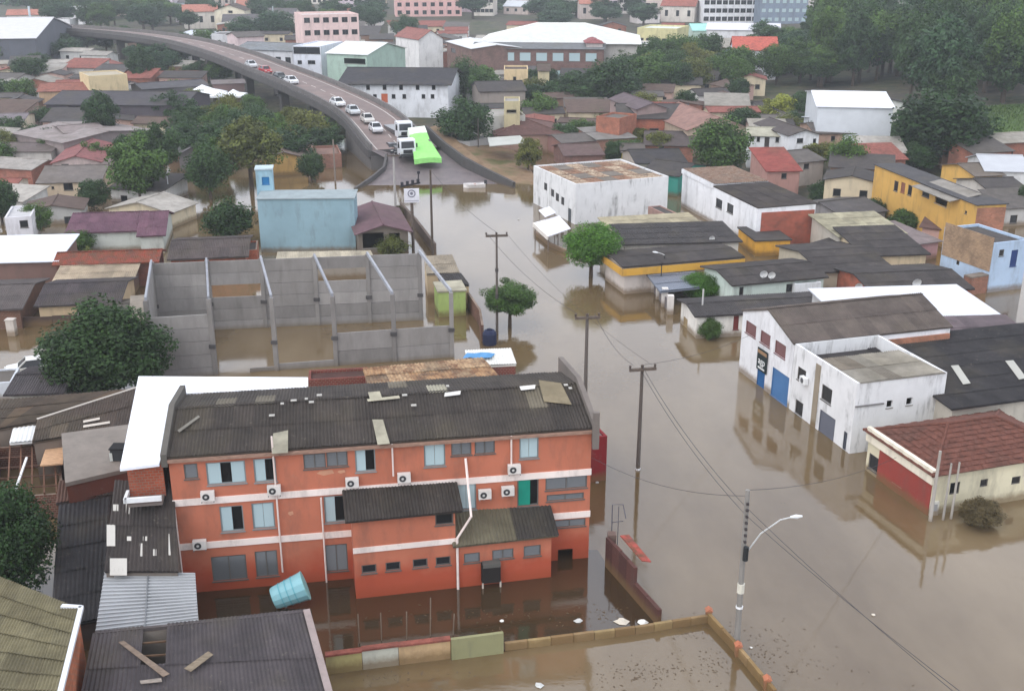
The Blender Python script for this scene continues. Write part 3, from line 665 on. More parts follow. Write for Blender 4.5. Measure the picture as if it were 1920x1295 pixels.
r, Q, ro = plane_roof('patched_roof_shed', 'dark mouldy corrugated roof with white patches left of the orange building', 'shed', ((196, 1072), (334, 1072), (326, 912), (215, 905)), (3.3, 3.3, 5.9, 5.9), FI(66, 60, 58), PL(120, 112, 104), alt=[PALE], altp=.06)
for px, py, w_, h_ in ((217, 951, 5, 6), (240, 948, 4, 15), (257, 957, 14, 4), (242, 1009, 4, 4), (273, 1009, 5, 4), (264, 1030, 3, 12), (319, 1020, 3, 20), (290, 1035, 3, 6), (208, 1003, 8, 20), (222, 1062, 16, 16)):
    P4 = [on_quad(Q, r, px+sx*w_, py+sy*h_, .13) for sx, sy in ((-1, 1), (1, 1), (1, -1), (-1, -1))]; obj('loose_sheet', MB().slab(P4, .02).mesh('loose_sheet', ME(184, 180, 172)), ro)
plane_roof('dark_roof_shed', 'nearly black low roof between the bottom left tree and the patched roof', 'shed', ((95, 1180), (196, 1160), (206, 935), (110, 950)), (1.6, 1.6, 2.2, 2.2), FI(52, 50, 52), PL(90, 84, 80))
plane_roof('dark_roof_shed', 'small dark roof strip behind the black shed with a whitish ridge line', 'shed', ((105, 945), (325, 912), (320, 870), (110, 905)), (2.2, 2.2, 2.5, 2.5), FI(74, 64, 60), PL(90, 84, 80), alt=[FI(96, 70, 60)], altp=.3)
r, Q, ro = plane_roof('concrete_slab_shed', 'flat grey concrete slab roof with a small water box by the white roof', 'shed', ((122, 905), (246, 876), (242, 795), (115, 812)), (3.6, 3.6, 3.6, 3.6), CO_(128, 120, 112), PL(110, 66, 54), sheet=False, t=.25)
p = on_quad(Q, r, 226, 858, .05); b = MB(); b.box((p.x-.45, p.y-.3, p.z), (p.x+.45, p.y+.45, p.z+.75)); b.box((p.x-.5, p.y-.35, p.z+.75), (p.x+.5, p.y+.5, p.z+.82))
w = Vector(r.location); tk = thing('water_box', 'small dark water box standing on the grey slab roof', 'water tank', w+p)
MB().box((-.42, -.4, 0), (.42, .4, .7)).build('tank', M('plain', (52, 56, 58)), tk); MB().box((-.47, -.45, .7), (.47, .45, .78)).build('lid', M('plain', (30, 30, 32)), tk); MB().box((-.47, -.44, 0), (-.3, -.41, .5)).build('label_plate', M('plain', (190, 196, 190)), tk)
r, Q, ro = plane_roof('brown_roof_house', 'wide dark brown roof with light streaks left of the white roof', 'house', ((60, 830), (243, 800), (258, 728), (70, 788)), (3.0, 3.2, 3.6, 3.4), FI(82, 70, 62), PL(120, 108, 98), alt=[FI(100, 86, 76)], altp=.2)
for qd in (((156, 788), (187, 782), (187, 786), (156, 792)), ((156, 797), (206, 789), (206, 793), (156, 801))): obj('pale_strip', MB().slab([on_quad(Q, r, *p_, .16) for p_ in qd], .02).mesh('pale_strip', ME(190, 180, 168)), ro)
obj('ridge_flashing', MB().bar(Q[3]+Vector((0, 0, .1)), Q[2]+Vector((0, 0, .1)), .18, .06).mesh('ridge_flashing', ME(176, 168, 158)), ro)
plane_roof('brown_roof_house', 'long low brown roof behind the streaked roof at the left edge', 'house', ((-40, 812), (75, 792), (255, 730), (-40, 755)), (2.6, 2.8, 3.2, 2.6), FI(88, 76, 66), PL(120, 108, 98), alt=[FI(110, 92, 76)], altp=.2)
plane_roof('white_sheet_awning', 'small white sheet awning over the ruined timber yard at the left', 'awning', ((18, 832), (66, 828), (72, 800), (25, 802)), (2.4, 2.4, 2.6, 2.6), ME(216, 216, 214), None)
r = thing('ruined_shed', 'roofless ruined brick shed with bare rafters at the left edge', 'ruin', (*G(60, 880, 1.5)[:2], -1.4)); b = MB()
P4 = [G(*q, 1.6)-Vector(r.location) for q in ((-20, 935), (118, 925), (112, 830), (-10, 838))]
for k in range(4): p, q = P4[k], P4[(k+1) % 4]; b.slab([(p.x, p.y, -.2), (q.x, q.y, -.2), q, p], .15)
b.build('wall', BR(104, 62, 50), r)
for k in range(6): t_ = (k+.5)/6; MB().bar(P4[0].lerp(P4[1], t_)+Vector((0, 0, .1)), P4[3].lerp(P4[2], t_)+Vector((0, 0, .25)), .09, .14).build('rafter', M('wood', (104, 74, 58)), r)
for k in range(5): t_ = (k+.5)/5; MB().bar(P4[0].lerp(P4[3], t_)+Vector((0, 0, .2)), P4[1].lerp(P4[2], t_)+Vector((0, 0, .2)), .07).build('batten', M('wood', (92, 66, 54)), r)
MB().bar(G(28, 922, 2.2)-Vector(r.location), G(50, 858, 2.6)-Vector(r.location), .12).build('white_pole', WHITE, r)
b = MB(); 
for q in ((77, 850), (90, 848)): p = G(*q, 1.5)-Vector(r.location); b.bar((p.x, p.y, 2), (p.x, p.y, 4.6), .16)
b.build('post', M('plain', (190, 184, 182)), r)
P4 = [G(*q, 2.4)-Vector(r.location) for q in ((75, 872), (118, 868), (118, 838), (85, 842))]; MB().slab(P4, .1).build('plank_platform', M('wood', (190, 152, 118)), r)
# ---- the unfinished precast concrete frame
Fa, Fb, Ba, Bb = G(405, 702), G(848, 669), G(400, 618), G(790, 600)
u = (Fb-Fa).normalized(); fr_ = thing('unfinished_warehouse', 'unfinished grey precast concrete warehouse without a roof, standing in flood water', 'building', (Fa.x, Fa.y, -1.3))
O3 = Vector(fr_.location); CP = CO_(136, 132, 128); CP2 = CO_(150, 146, 142); POST = CO_(134, 130, 126)
bay = (Fb-Fa).length/4
Fp = [Fa-u*bay*.98]+[Fa.lerp(Fb, k/4) for k in range(5)]
ub = (Bb-Ba).normalized(); bb_ = (Bb-Ba).length/4
Bp = [Ba-ub*bb_]+[Ba.lerp(Bb, k/4) for k in range(5)]
hF = [6.5, 6.3, 6.1, 5.9, 5.75, 5.6]; hB = [6.4]*6
def L3(p, z): return Vector((p.x, p.y, z))-O3
for P_, H_ in ((Fp, hF), (Bp, hB)):
    for p, hh in zip(P_, H_):
        MB().box((p.x-O3.x-.17, p.y-O3.y-.17, -.4), (p.x-O3.x+.17, p.y-O3.y+.17, hh+1.3)).build('concrete_post', POST, fr_)
        MB().box((p.x-O3.x-.26, p.y-O3.y-.3, 3.6), (p.x-O3.x+.26, p.y-O3.y-.15, 3.9)).build('corbel', CO_(80, 78, 78), fr_)
for k in range(6):
    a, c = L3(Bp[k], hB[k]+.1), L3(Fp[k], hF[k]+.1)
    MB().bar(a, c, .17, .28).build('rafter_beam', CO_(152, 154, 160), fr_)
def panel(p, q, z0, z1, mat=None, off=0):
    d_ = (q-p).normalized(); n_ = Vector((d_.y, -d_.x, 0))*.0
    o_ = MB().bar(L3(p.lerp(q, .012), (z0+z1)/2), L3(q.lerp(p, .012), (z0+z1)/2), .12, z1-z0-.035).build('concrete_panel', mat or random.choice((CP, CP2)), fr_)
PH = 1.1
for k in range(5):                                        # back wall: panels, with gaps where they are missing
    for j in range(6):
        if (k == 1 and j == 3) or (k == 3 and j == 4): continue
        panel(Bp[k], Bp[k+1], -.3+PH*j, -.3+PH*(j+1))
for j in range(5): panel(Fp[0], Fp[1], -.4+PH*j, -.4+PH*(j+1), CP2)
panel(Fp[2].lerp(Fp[1], .45), Fp[2], -.5, .35)
panel(Fp[2], Fp[3], -.5, .55)
for k in (3, 4):
    for j in range(2): panel(Fp[k], Fp[k+1], -.3+1.55*j, -.3+1.55*(j+1))
for j in range(6): panel(Fp[0], Bp[0], -.3+PH*j, -.3+PH*(j+1))
# ---- blue building and neighbours
bl = House('blue_building', 'plain light blue block with a blank front and a small tank tower on its roof', 'building', (490, 473), (668, 471), 7.3, PL(138, 166, 176), CO_(140, 150, 152), d=3.6, roof='shed', pitch=.04, oh=.15, az=0)
p = G(500, 362, 6.3); tw = House('tank_tower', 'small light blue tower box on the left corner of the blue building roof', 'tower', (482, 362), (513, 361), 9.9, PL(150, 184, 198), CO_(170, 184, 190), d=2.2, roof='flat', par=0, oh=.1, az=6.0, win=[('F', 498, 339, 14, 14, 'board', (40, 110, 160))])
ph = House('purple_roof_porch', 'open porch house with a purple brown gabled roof right of the blue building', 'house', (672, 437), (765, 432), 4.2, PL(120, 110, 100), FPU, d=11, roof='gv', pitch=.3, oh=.5, win=[('F', 700, 450, 40, 30, 'hole'), ('F', 740, 452, 20, 30, 'hole')])
plane_roof('pale_roof_lean_to', 'narrow pale corrugated lean-to roof in front of the blue building', 'shed', ((517, 490), (700, 482), (695, 471), (520, 474)), (2.2, 2.2, 2.6, 2.6), FI(190, 180, 160), PL(150, 140, 128))
plane_roof('tin_roof_house', 'small house with pale tin roof at the street behind the concrete frame', 'house', ((800, 515), (862, 513), (848, 479), (795, 482)), (2.4, 2.4, 3.0, 3.0), FI(160, 148, 130), PL(190, 170, 140))
plane_roof('dark_roof_house', 'small dark roof in front of the pale tin roof by the street', 'house', ((825, 538), (880, 535), (865, 514), (820, 516)), (2.2, 2.2, 2.5, 2.5), FI(58, 54, 54), PL(196, 172, 138))
gw = House('lime_green_house', 'lime green wall of a small flat house standing in brown water by the street', 'house', (822, 548), (873, 545), 3.7, PL(166, 186, 110), PALE, d=3, roof='flat', par=0, oh=.1)
b = MB(); pts = [G(868, 560), G(900, 610), G(905, 640)]; 
for p, q in zip(pts, pts[1:]): b.bar(p+Vector((0, 0, .4)), q+Vector((0, 0, .4)), .2, 2.2)
tag(b.build('garden_wall', BR(110, 70, 58)), 'reddish brown garden wall along the street by the lime green house', 'wall')
tk = thing('blue_barrel', 'dark blue plastic water barrel on the wall end beside the street tree', 'barrel', G(918, 645)); MB().tube([(0, 0, -.2), (0, 0, .1), (0, 0, 1.0), (0, 0, 1.25), (0, 0, 1.3)], [.5, .6, .6, .45, .2], 12).build('body', M('plain', (40, 46, 72)), tk); MB().tube([(0, 0, 1.3), (0, 0, 1.38)], .22, 10).build('lid', M('plain', (26, 30, 50)), tk)
plane_roof('white_roof_kiosk', 'white roofed kiosk with a blue tarp beside the street tree', 'kiosk', ((880, 688), (968, 684), (958, 655), (872, 659)), (1.6, 1.6, 1.8, 1.8), ME(214, 212, 204), BR(120, 56, 48), sl=3)
p = G(890, 667, 1.9); tp = MB(); 
for i in range(5):
    for j in range(4): tp.v.append((p.x-.9+i*.55+.1*j, p.y-.6+j*.4, 1.93+.06*math.sin(i*2.1+j)+.03*(i % 2)))
tp.f = [(j+4*i, j+1+4*i, j+5+4*i, j+4+4*i) for i in range(4) for j in range(3)]; tag(tp.build('blue_tarp', M('plain', (86, 140, 186))), 'crumpled light blue tarp on the white kiosk roof', 'tarp')
r, Q, ro = plane_roof('rusty_tin_roof_shed', 'shed with rusty beige tin roof sheets just behind the orange building', 'shed', ((690, 722), (935, 706), (905, 672), (680, 692)), (2.4, 2.4, 2.8, 2.8), RU(186, 158, 124), BR(110, 54, 46), sw=1.6, sl=1.4, alt=[RU(150, 130, 104), RU(170, 136, 100)], altp=.5)
rb = House('red_brick_shed', 'dark red brick shed between the white roof and the rusty tin roof', 'shed', (578, 712), (690, 706), 3.2, BR(120, 50, 42), FI(90, 60, 54), d=2, roof='flat', par=.2)
rw = House('red_side_wall', 'bright red wall end at the right corner of the orange building', 'wall', (1104, 905), (1136, 900), 4.4, PL(132, 36, 40), CO_(120, 100, 96), d=5, roof='flat', par=.1, az=0)
# ---- right side of the street
PW = PL(226, 226, 228)
WA, WB = (1385, 695), (1592, 850)
wh = House('white_warehouse', 'white gabled warehouse with a dark sign and blue doors facing the flooded street', 'warehouse', WA, WB, 6.35, PW, FI(104, 94, 88), L=7.9, d=13.2, roof='gv', pitch=.34, oh=.12, az=0, sheet=True, alt=[FI(120, 110, 100)], altp=.1,
  win=[('F', 1408, 617, 20, 24, 'roll', (110, 72, 70)), ('F', 1435, 635, 19, 24, 'roll', (112, 74, 72)), ('F', 1463, 655, 21, 26, 'roll', (112, 74, 72)), ('F', 1426, 712, 15, 40, 'door', (34, 88, 140)), ('F', 1462, 724, 33, 56, 'roll', (60, 104, 150))])
s_, z_ = wh.hit('F', 1431, 674); w = wh.fwd @ Vector((s_, -.06, z_-.95)); sg = thing('shop_sign', 'black shop sign with white lettering on the white warehouse front', 'sign', w, math.atan2(wh.u.y, wh.u.x))
MB().box((-.75, -.06, 0), (.75, .0, 1.75)).build('board', M('plain', (34, 44, 44)), sg)
def text(body, size, loc, rot, mat, parent, name='lettering', ext=.008):
    c = bpy.data.curves.new(name, 'FONT'); c.body = body; c.size = size; c.align_x = 'CENTER'; c.align_y = 'CENTER'; c.extrude = ext
    o = bpy.data.objects.new('tmp', c); me = bpy.data.meshes.new_from_object(o); bpy.data.objects.remove(o); me.name = name; me.materials.clear(); me.materials.append(mat)
    q = obj(name, me, parent); q.location = loc; q.rotation_euler = rot; return q
text('agp', .78, (0, -.075, .78), (math.pi/2, 0, 0), M('plain', (226, 228, 226)), sg)
MB().box((-.7, -.08, 1.36), (.7, -.061, 1.62)).build('red_stripe', M('plain', (150, 120, 90)), sg); MB().box((-.5, -.08, .16), (.5, -.061, .3)).build('white_stripe', M('plain', (210, 212, 210)), sg)
wf = House('white_flat_block', 'white two storey block with mould stained side wall and a tin roof behind its parapet', 'building', WA, WB, 6.4, GR(226, 226, 226), FI(70, 66, 66), x0=7.95, L=8.0, d=6.9, roof='flat', par=1.0, az=0,
  win=[('F', 1503, 703, 16, 26, 'dark'), ('F', 1550, 739, 20, 30, 'dark'), ('F', 1498, 765, 15, 28, 'dark'), ('F', 1550, 797, 31, 44, 'roll', (92, 94, 104)), ('F', 1584, 826, 7, 36, 'door', (70, 74, 84)), ('R', 1668, 757, 11, 13, 'hole'), ('R', 1705, 752, 11, 13, 'hole')])
b = MB(); b.slab([(8.05, .2, 6.42), (8.05, 6.75, 6.42), (3.0, 6.75, 6.2), (3.0, .2, 6.2)], .06); rr_ = b.build('tin_roof', FI(150, 144, 134), wf.root)
sheets(rr_, Vector((8.0, .2, 6.36)), Vector((0, 1, 0)), Vector((-1, 0, -.04)).normalized(), 6.5, 5.0, FI(156, 150, 138), alt=[FI(132, 122, 110)], altp=.3)
z_ = wf.hit('F', 1528, 760)[0]; wf.part('stained_pilaster', MB().box((z_-.3, -.05, -.2), (z_+.3, 0, 6.0)), PL(150, 138, 120))
b = MB(); s0, z0 = wf.hit('R', 1603, 763); s1, z1 = wf.hit('R', 1655, 763); b.box((8.0, s0, z0), (8.12, s1, z0+.08)); b.build('ledge', CO_(120, 118, 116), wf.root)
s_, z_ = wf.hit('F', 1512, 712); w = wf.fwd @ Vector((s_, -.02, z_-.25)); t = thing('air_conditioner', 'white air conditioner beside the upper window of the white flat block', 'air conditioner', w, math.atan2(wf.u.y, wf.u.x)); MB().box((-.35, -.34, 0), (.35, -.03, .5)).build('casing', WHITE, t); MB().tube([(0, -.36, .25), (0, -.33, .25)], .2, 12).build('fan_grille', M('plain', (90, 90, 92)), t)
MB().box((7.92, 6.95, -.3), (8.1, 13.1, 5.9)).build('brick_side_wall', BR(172, 112, 84), wh.root)
rh = House('red_tile_house', 'house with a weathered red tile hip roof and red and cream front by the water', 'house', (1622, 880), (1740, 966), 4.0, PL(214, 206, 178), TI(104, 66, 55), d=10, roof='hip', pitch=.42, oh=.3, az=0, sheet=True,
  win=[('F', 1638, 868, 20, 30, 'dark'), ('F', 1684, 898, 18, 22, 'board', (176, 150, 128)), ('R', 1845, 905, 14, 14, 'dark'), ('R', 1905, 900, 16, 14, 'dark'), ('R', 1790, 915, 18, 22, 'dark')])
b = MB(); b.box((1.3, -.06, .6), (rh.L, 0, 3.35)); b.build('red_wainscot', PL(148, 66, 58), rh.root); MB().box((-.1, -.16, 3.4), (rh.L+.1, .12, 4.35)).build('cream_parapet', PL(232, 224, 204), rh.root)
dr = House('dark_skylight_hall', 'large dark roofed hall with two pale skylight strips at the right edge', 'hall', (1787, 765), (1925, 747), 4.6, PL(190, 184, 172), FI(58, 56, 58), C=(1728, 652), roof='shed', pitch=.08, oh=.3, sheet=True, L=16)
for q in (((1783, 685), (1797, 684), (1820, 718), (1806, 720)), ((1885, 676), (1900, 675), (1925, 708), (1911, 711))):
    P4 = []
    for p_ in q:
        o = dr.inv @ Vector((0, 0, CAMH)); d_ = dr.inv.to_3x3() @ ray(*p_); n_ = Vector((0, -.08, 1)); k = (Vector((0, 0, dr.h+.26))-o).dot(n_)/d_.dot(n_); P4.append(o+d_*k)
    obj('skylight', MB().slab(P4, .03).mesh('skylight', M('metal', (168, 166, 156))), dr.roof)
House('purple_roof_shed', 'long purplish grey roof strip behind the skylight hall', 'shed', (1790, 636), (1925, 632), 4.4, PL(150, 140, 136), FI(116, 104, 108), C=(1785, 607), roof='shed', pitch=.1, sheet=True)
House('pale_metal_hall', 'hall with a smooth pale grey metal roof behind the white warehouse', 'hall', (1688, 610), (1815, 606), 4.6, PL(190, 188, 186), ME(206, 208, 214), C=(1735, 544), roof='shed', pitch=.03, x0=-4, L=13)
House('dark_roof_house', 'house with a broad dark roof, two dishes and a brick end wall right of centre', 'house', (1640, 549), (1818, 541), 3.6, BR(176, 88, 62), FD, C=(1728, 498), roof='gable', pitch=.16, sheet=True)
House('dark_roof_house', 'dark roofed cream house below the pale tin roof near the blue house', 'house', (1625, 480), (1737, 476), 3.6, PL(206, 188, 156), FD, C=(1690, 441), roof='shed', pitch=.12, sheet=True)
House('dark_roof_house', 'dark roofed house with a white edge in front of the yellow wall', 'house', (1545, 510), (1668, 502), 3.4, PL(190, 180, 160), FD, C=(1585, 455), roof='gable', pitch=.15, sheet=True)
House('pale_roof_shed', 'shed with a pale beige corrugated roof beside the brick ended store', 'shed', (1575, 444), (1694, 438), 4.0, PL(190, 184, 172), FI(176, 170, 146), C=(1655, 410), roof='shed', pitch=.1, sheet=True)
House('yellow_wall_house', 'low yellow walled yard house under the brick end of the white store', 'house', (1417, 452), (1482, 450), 3.0, PL(214, 160, 62), FD, d=6, roof='flat', par=.0, oh=.15)
House('yellow_wall_house', 'yellow walled low building with a dark roof left of the dark roofed cream house', 'house', (1495, 466), (1575, 484), 3.2, PL(214, 164, 66), FD, d=7, roof='flat', par=.0, oh=.15)
bh = House('blue_house', 'two storey light blue house with a bare brick side wall at the right edge', 'house', (1865, 456), (1930, 449), 6.3, PL(176, 196, 218), FD, C=(1786, 424), roof='flat', par=.25, win=[('F', 1878, 474, 9, 12, 'dark'), ('F', 1901, 484, 12, 30, 'door', (40, 60, 110)), ('L', 1797, 458, 9, 12, 'dark'), ('L', 1822, 470, 11, 15, 'dark'), ('L', 1796, 492, 6, 10, 'dark')])
bh.part('brick_cladding', MB().box((-.05, .1, 3.4), (0, bh.d-.1, 6.8)), BR(164, 136, 106))
House('brick_yard_wall', 'rough red brown brick yard wall below the blue house', 'wall', (1822, 522), (1885, 512), 3.0, BR(150, 100, 80), CO_(120, 110, 100), d=1, roof='flat', par=0, oh=0)
pgh = House('pale_green_house', 'pale green house with a dark roof and two satellite dishes', 'house', (1376, 534), (1545, 519), 3.8, PL(196, 208, 200), FD, C=(1500, 486), roof='gable', pitch=.18, sheet=True, win=[('F', 1390, 546, 8, 16, 'dark'), ('F', 1480, 540, 12, 16, 'dark')])
House('white_extension', 'small white box extension at the right end of the pale green house', 'house', (1492, 533), (1540, 529), 3.5, PL(222, 224, 226), CO_(170, 170, 168), d=3, roof='flat', par=.1, az=2.2)
ld = House('long_dark_roof_house', 'long house with a dark grey roof and a white gable end on the street', 'house', (1308, 592), (1560, 578), 3.4, PL(226, 222, 214), FI(78, 74, 74), C=(1545, 549), roof='gable', pitch=.16, sheet=True, win=[('L', 1268, 592, 8, 22, 'board', (150, 130, 96)), ('L', 1285, 606, 8, 22, 'board', (150, 130, 96)), ('F', 1380, 605, 10, 26, 'door', (110, 48, 44))])
yb = House('yellow_band_shop', 'long low shop with dark roof and a deep yellow band along its front', 'shop', (1172, 500), (1388, 482), 4.1, PL(206, 196, 188), FD, C=(1360, 457), roof='gable', pitch=.08, sheet=True)
b = MB(); b.box((-.45, -.5, 3.3), (yb.L+.3, -.42, 4.0)); b.box((-.5, -.5, 3.3), (-.42, yb.d, 4.0)); b.build('yellow_band', PL(206, 158, 66), yb.root)
House('dark_roof_shop', 'shop with a flat dark roof behind the yellow band shop', 'shop', (1172, 459), (1385, 453), 4.3, PL(196, 190, 180), FI(70, 66, 66), C=(1350, 424), roof='shed', pitch=.05, sheet=True)
House('tin_roof_shop', 'low shop with a beige tin roof in front of the white commercial building', 'shop', (1150, 433), (1315, 424), 4.2, PL(200, 194, 184), FI(178, 168, 142), C=(1300, 406), roof='shed', pitch=.06, sheet=True)
plane_roof('blue_grey_carport', 'shiny blue grey carport roof inside the walled yard by the street', 'carport', ((1238, 548), (1312, 540), (1300, 502), (1206, 507)), (1.6, 1.6, 1.9, 1.9), ME(112, 118, 130), None)
plane_roof('cloth_awning', 'small yellowish cloth awning beside the shrub in the walled yard', 'awning', ((1312, 518), (1345, 514), (1335, 500), (1310, 505)), (1.5, 1.7, 1.9, 1.7), ME(214, 190, 130), None, sheet=False, t=.04)
w2 = House('white_commercial_building', 'white mould stained commercial building with a patched tin roof at the water edge', 'building', (1078, 421), (1250, 404), 6.3, GR(222, 222, 222), RU(176, 158, 136), d=13, roof='flat', par=.25, az=0, win=[('L', 1023, 350, 6, 14, 'dark'), ('L', 1036, 362, 6, 14, 'dark'), ('L', 1045, 370, 6, 15, 'dark'), ('L', 1055, 377, 6, 15, 'dark'), ('L', 1068, 404, 6, 26, 'door', (80, 84, 88))])
sheets(w2.roof, Vector((.3, .3, w2.h-.22)), Vector((1, 0, 0)), Vector((0, 1, 0)), w2.L-.6, w2.d-.6, RU(184, 166, 142), sw=2.2, sl=3.2, alt=[FI(120, 112, 104), RU(150, 118, 96)], altp=.35)
House('red_gate_shed', 'narrow shed with a dark red door beside the white commercial building', 'shed', (1252, 404), (1275, 402), 4.4, PL(150, 120, 110), FD, d=5, roof='flat', par=.1, win=[('F', 1262, 390, 14, 26, 'door', (110, 50, 42))])
ws = House('white_store', 'white store with two dark windows, a brick end and a dark roof', 'store', (1280, 322), (1421, 391), 5.4, PL(230, 230, 232), FI(76, 70, 68), C=(1558, 397), L=None, roof='shed', pitch=.02, oh=.05, sheet=True, x0=0, win=[('F', 1348, 382, 12, 18, 'dark'), ('F', 1369, 391, 12, 18, 'dark')])
ws.part('brick_cladding', MB().box((ws.L, .5, -.3), (ws.L+.06, ws.d-.1, 4.9)), BR(168, 78, 58))
b = MB(); b.box((-.1, -.12, 5.2), (ws.L*.45, ws.d+.1, 5.75)); rr_ = b.build('rear_roof', PL(226, 226, 228), ws.root)
sheets(rr_, Vector((0, 0, 5.78)), Vector((0, 1, 0)), Vector((1, 0, 0)), ws.d, ws.L*.45, RU(132, 116, 102), sw=2, sl=3)
yel = House('yellow_building', 'long yellow two storey building with a dark roof and three windows in a row', 'building', (1641, 309), (1833, 385), 6.6, PL(206, 162, 86), FI(80, 78, 80), C=(1903, 389), roof='shed', pitch=.01, oh=.2, sheet=False,
  win=[('F', 1680, 349, 8, 20, 'dark'), ('F', 1693, 352, 8, 20, 'board', (130, 84, 66)), ('F', 1706, 357, 8, 20, 'dark'), ('F', 1736, 363, 14, 14, 'dark'), ('F', 1765, 372, 24, 26, 'hole'), ('F', 1811, 398, 4, 6, 'dark')])
yel.part('brick_cladding', MB().box((yel.L, .02, -.3), (yel.L+.05, yel.d, 6.3)), BR(172, 112, 86))
s_ = yel.hit('F', 1728, 340)[0]; e_ = yel.hit('F', 1800, 372)[0]; b = MB(); b.slab([(s_, -1.2, 6.3), (e_, -1.2, 6.3), (e_, 2.5, 7.0), (s_, 2.5, 7.0)], .08); b.build('canopy', FI(150, 144, 136), yel.root)
House('yellow_house', 'small yellow house behind the yellow building near the right edge', 'house', (1830, 330), (1880, 328), 4.0, PL(220, 176, 96), FI(110, 100, 92), d=8, roof='gable', pitch=.2)
House('light_grey_house', 'pale grey roofed white house at the right edge below the meadow', 'house', (1850, 320), (1930, 322), 4.2, PL(206, 206, 204), ME(176, 178, 182), R=(1885, 292), roof='gable', pitch=.25)
House('dark_roof_house', 'dark roofed house at the right edge beyond the yellow building', 'house', (1862, 362), (1930, 360), 3.6, PL(200, 196, 190), FD, d=9, roof='gable', pitch=.2)
House('small_house', 'small pale house between the shrubs in front of the yellow building', 'house', (1730, 425), (1790, 432), 3.2, PL(196, 160, 150), FI(110, 88, 84), d=6, roof='gable', pitch=.2)
House('dark_roof_shed', 'small dark roofed shed behind the white store near the round shrub', 'shed', (1580, 405), (1660, 395), 3.2, PL(150, 146, 146), FI(88, 84, 84), d=8, roof='gable', pitch=.2)
House('pink_wall_house', 'low pinkish walled house between the pale roof shed and the blue house', 'house', (1700, 460), (1760, 452), 3.2, PL(180, 140, 140), FI(140, 128, 128), d=7, roof='shed', pitch=.08)
# ---- middle distance, right half
House('white_gabled_house', 'white gabled house with square windows left of the white hall', 'house', (1480, 254), (1536, 252), 5.4, PL(228, 228, 230), FI(92, 84, 82), d=12, roof='gv', pitch=.3, win=[('F', 1500, 264, 12, 9, 'dark'), ('F', 1527, 268, 6, 16, 'dark')])
House('white_house', 'white house with a pale beige roof and dark door joined to the gabled white house', 'house', (1404, 254), (1480, 256), 4.8, PL(226, 226, 226), FI(176, 172, 154), R=(1435, 240), roof='gable', pitch=.25, win=[('F', 1410, 260, 8, 9, 'dark'), ('F', 1422, 261, 6, 9, 'dark'), ('F', 1438, 266, 9, 18, 'door', (70, 62, 60)), ('F', 1458, 262, 8, 10, 'dark')])
House('red_roof_house', 'house with a bright reddish tin roof below the white houses', 'house', (1440, 321), (1500, 320), 3.6, PL(170, 130, 120), FI(150, 76, 68), d=8, roof='shed', pitch=.2, win=[('F', 1470, 330, 10, 10, 'dark')])
House('grey_roof_house', 'small grey roofed house beside the bright red roof', 'house', (1495, 305), (1545, 300), 3.4, PL(180, 170, 160), FG, d=8, roof='gable', pitch=.2, win=[('F', 1512, 312, 10, 10, 'dark')])
House('white_hall', 'large white sheet metal hall in front of the dark wooded hill', 'hall', (1534, 200), (1675, 203), 8.0, ME(208, 212, 216), ME(224, 226, 232), C=(1640, 174), roof='gable', pitch=.12, oh=.3)
House('brick_house', 'beige brick house under a grey roof in front of the white hall', 'house', (1530, 250), (1660, 250), 4.0, PL(176, 146, 128), FG, d=10, roof='gable', pitch=.16, win=[('F', 1562, 260, 8, 10, 'dark'), ('F', 1625, 258, 14, 8, 'board', (200, 190, 170))])
House('white_tin_roof_shed', 'low shed with a rumpled white tin roof against the white hall', 'shed', (1540, 233), (1668, 231), 4.2, ME(190, 194, 198), ME(204, 208, 214), d=8, roof='gable', pitch=.12)
House('brick_long_building', 'long orange brick building with a dark gabled roof beyond the round trees', 'building', (1160, 222), (1295, 223), 5.2, BR(172, 92, 68), FD, R=(1230, 196), roof='gable', pitch=.2, grid=[('F', 5, 1, 1.6, 1.4, 'dark')])
House('brick_wing', 'short orange brick wing with a high end wall left of the long brick building', 'building', (1118, 218), (1162, 222), 6.4, BR(170, 100, 76), FG, d=6, roof='flat', par=.3)
House('purple_roof_house', 'house with a small purplish gabled roof behind the brick building', 'house', (1195, 205), (1250, 203), 6.5, PL(150, 130, 126), FI(110, 96, 100), d=14, roof='gv', pitch=.35)
House('beige_gable_house', 'beige gabled house with a pinkish tile roof right of the brick building', 'house', (1290, 244), (1402, 240), 4.6, PL(176, 158, 138), FI(168, 130, 118), d=18, roof='gv', pitch=.35, win=[('F', 1358, 228, 6, 10, 'dark')])
House('dark_roof_house', 'dark roofed house with brick walls left of the round green tree', 'house', (1210, 272), (1300, 274), 3.6, BR(150, 92, 74), FI(84, 74, 72), d=12, roof='gable', pitch=.2, win=[('F', 1240, 278, 10, 8, 'dark')])
House('brown_hip_roof_house', 'house with a broad brown hipped roof behind the mud bank', 'house', (930, 254), (1056, 252), 3.6, PL(160, 130, 116), TI(104, 76, 70), R=(985, 222), roof='hip', pitch=.3)
plane_roof('carport', 'pale flat carport roof on the muddy yard behind the ramp', 'carport', ((918, 274), (990, 268), (975, 254), (914, 258)), (3.3, 3.3, 3.5, 3.5), ME(176, 176, 168), None, sheet=False, floor=0)
House('grey_roof_house', 'low house with a weathered grey tin roof between the carport and the brick wing', 'house', (1055, 268), (1150, 262), 3.4, PL(150, 112, 104), FG, d=8, roof='gable', pitch=.15)
House('grey_roof_house', 'pale grey roofed shed in front of the long brick building', 'shed', (1120, 262), (1190, 258), 3.6, PL(160, 120, 104), FI(140, 136, 132), d=8, roof='shed', pitch=.08)
House('brown_roof_house', 'brown walled house behind the white commercial building', 'house', (1060, 292), (1130, 290), 3.4, BR(120, 80, 74), FI(100, 80, 78), d=9, roof='gable', pitch=.2)
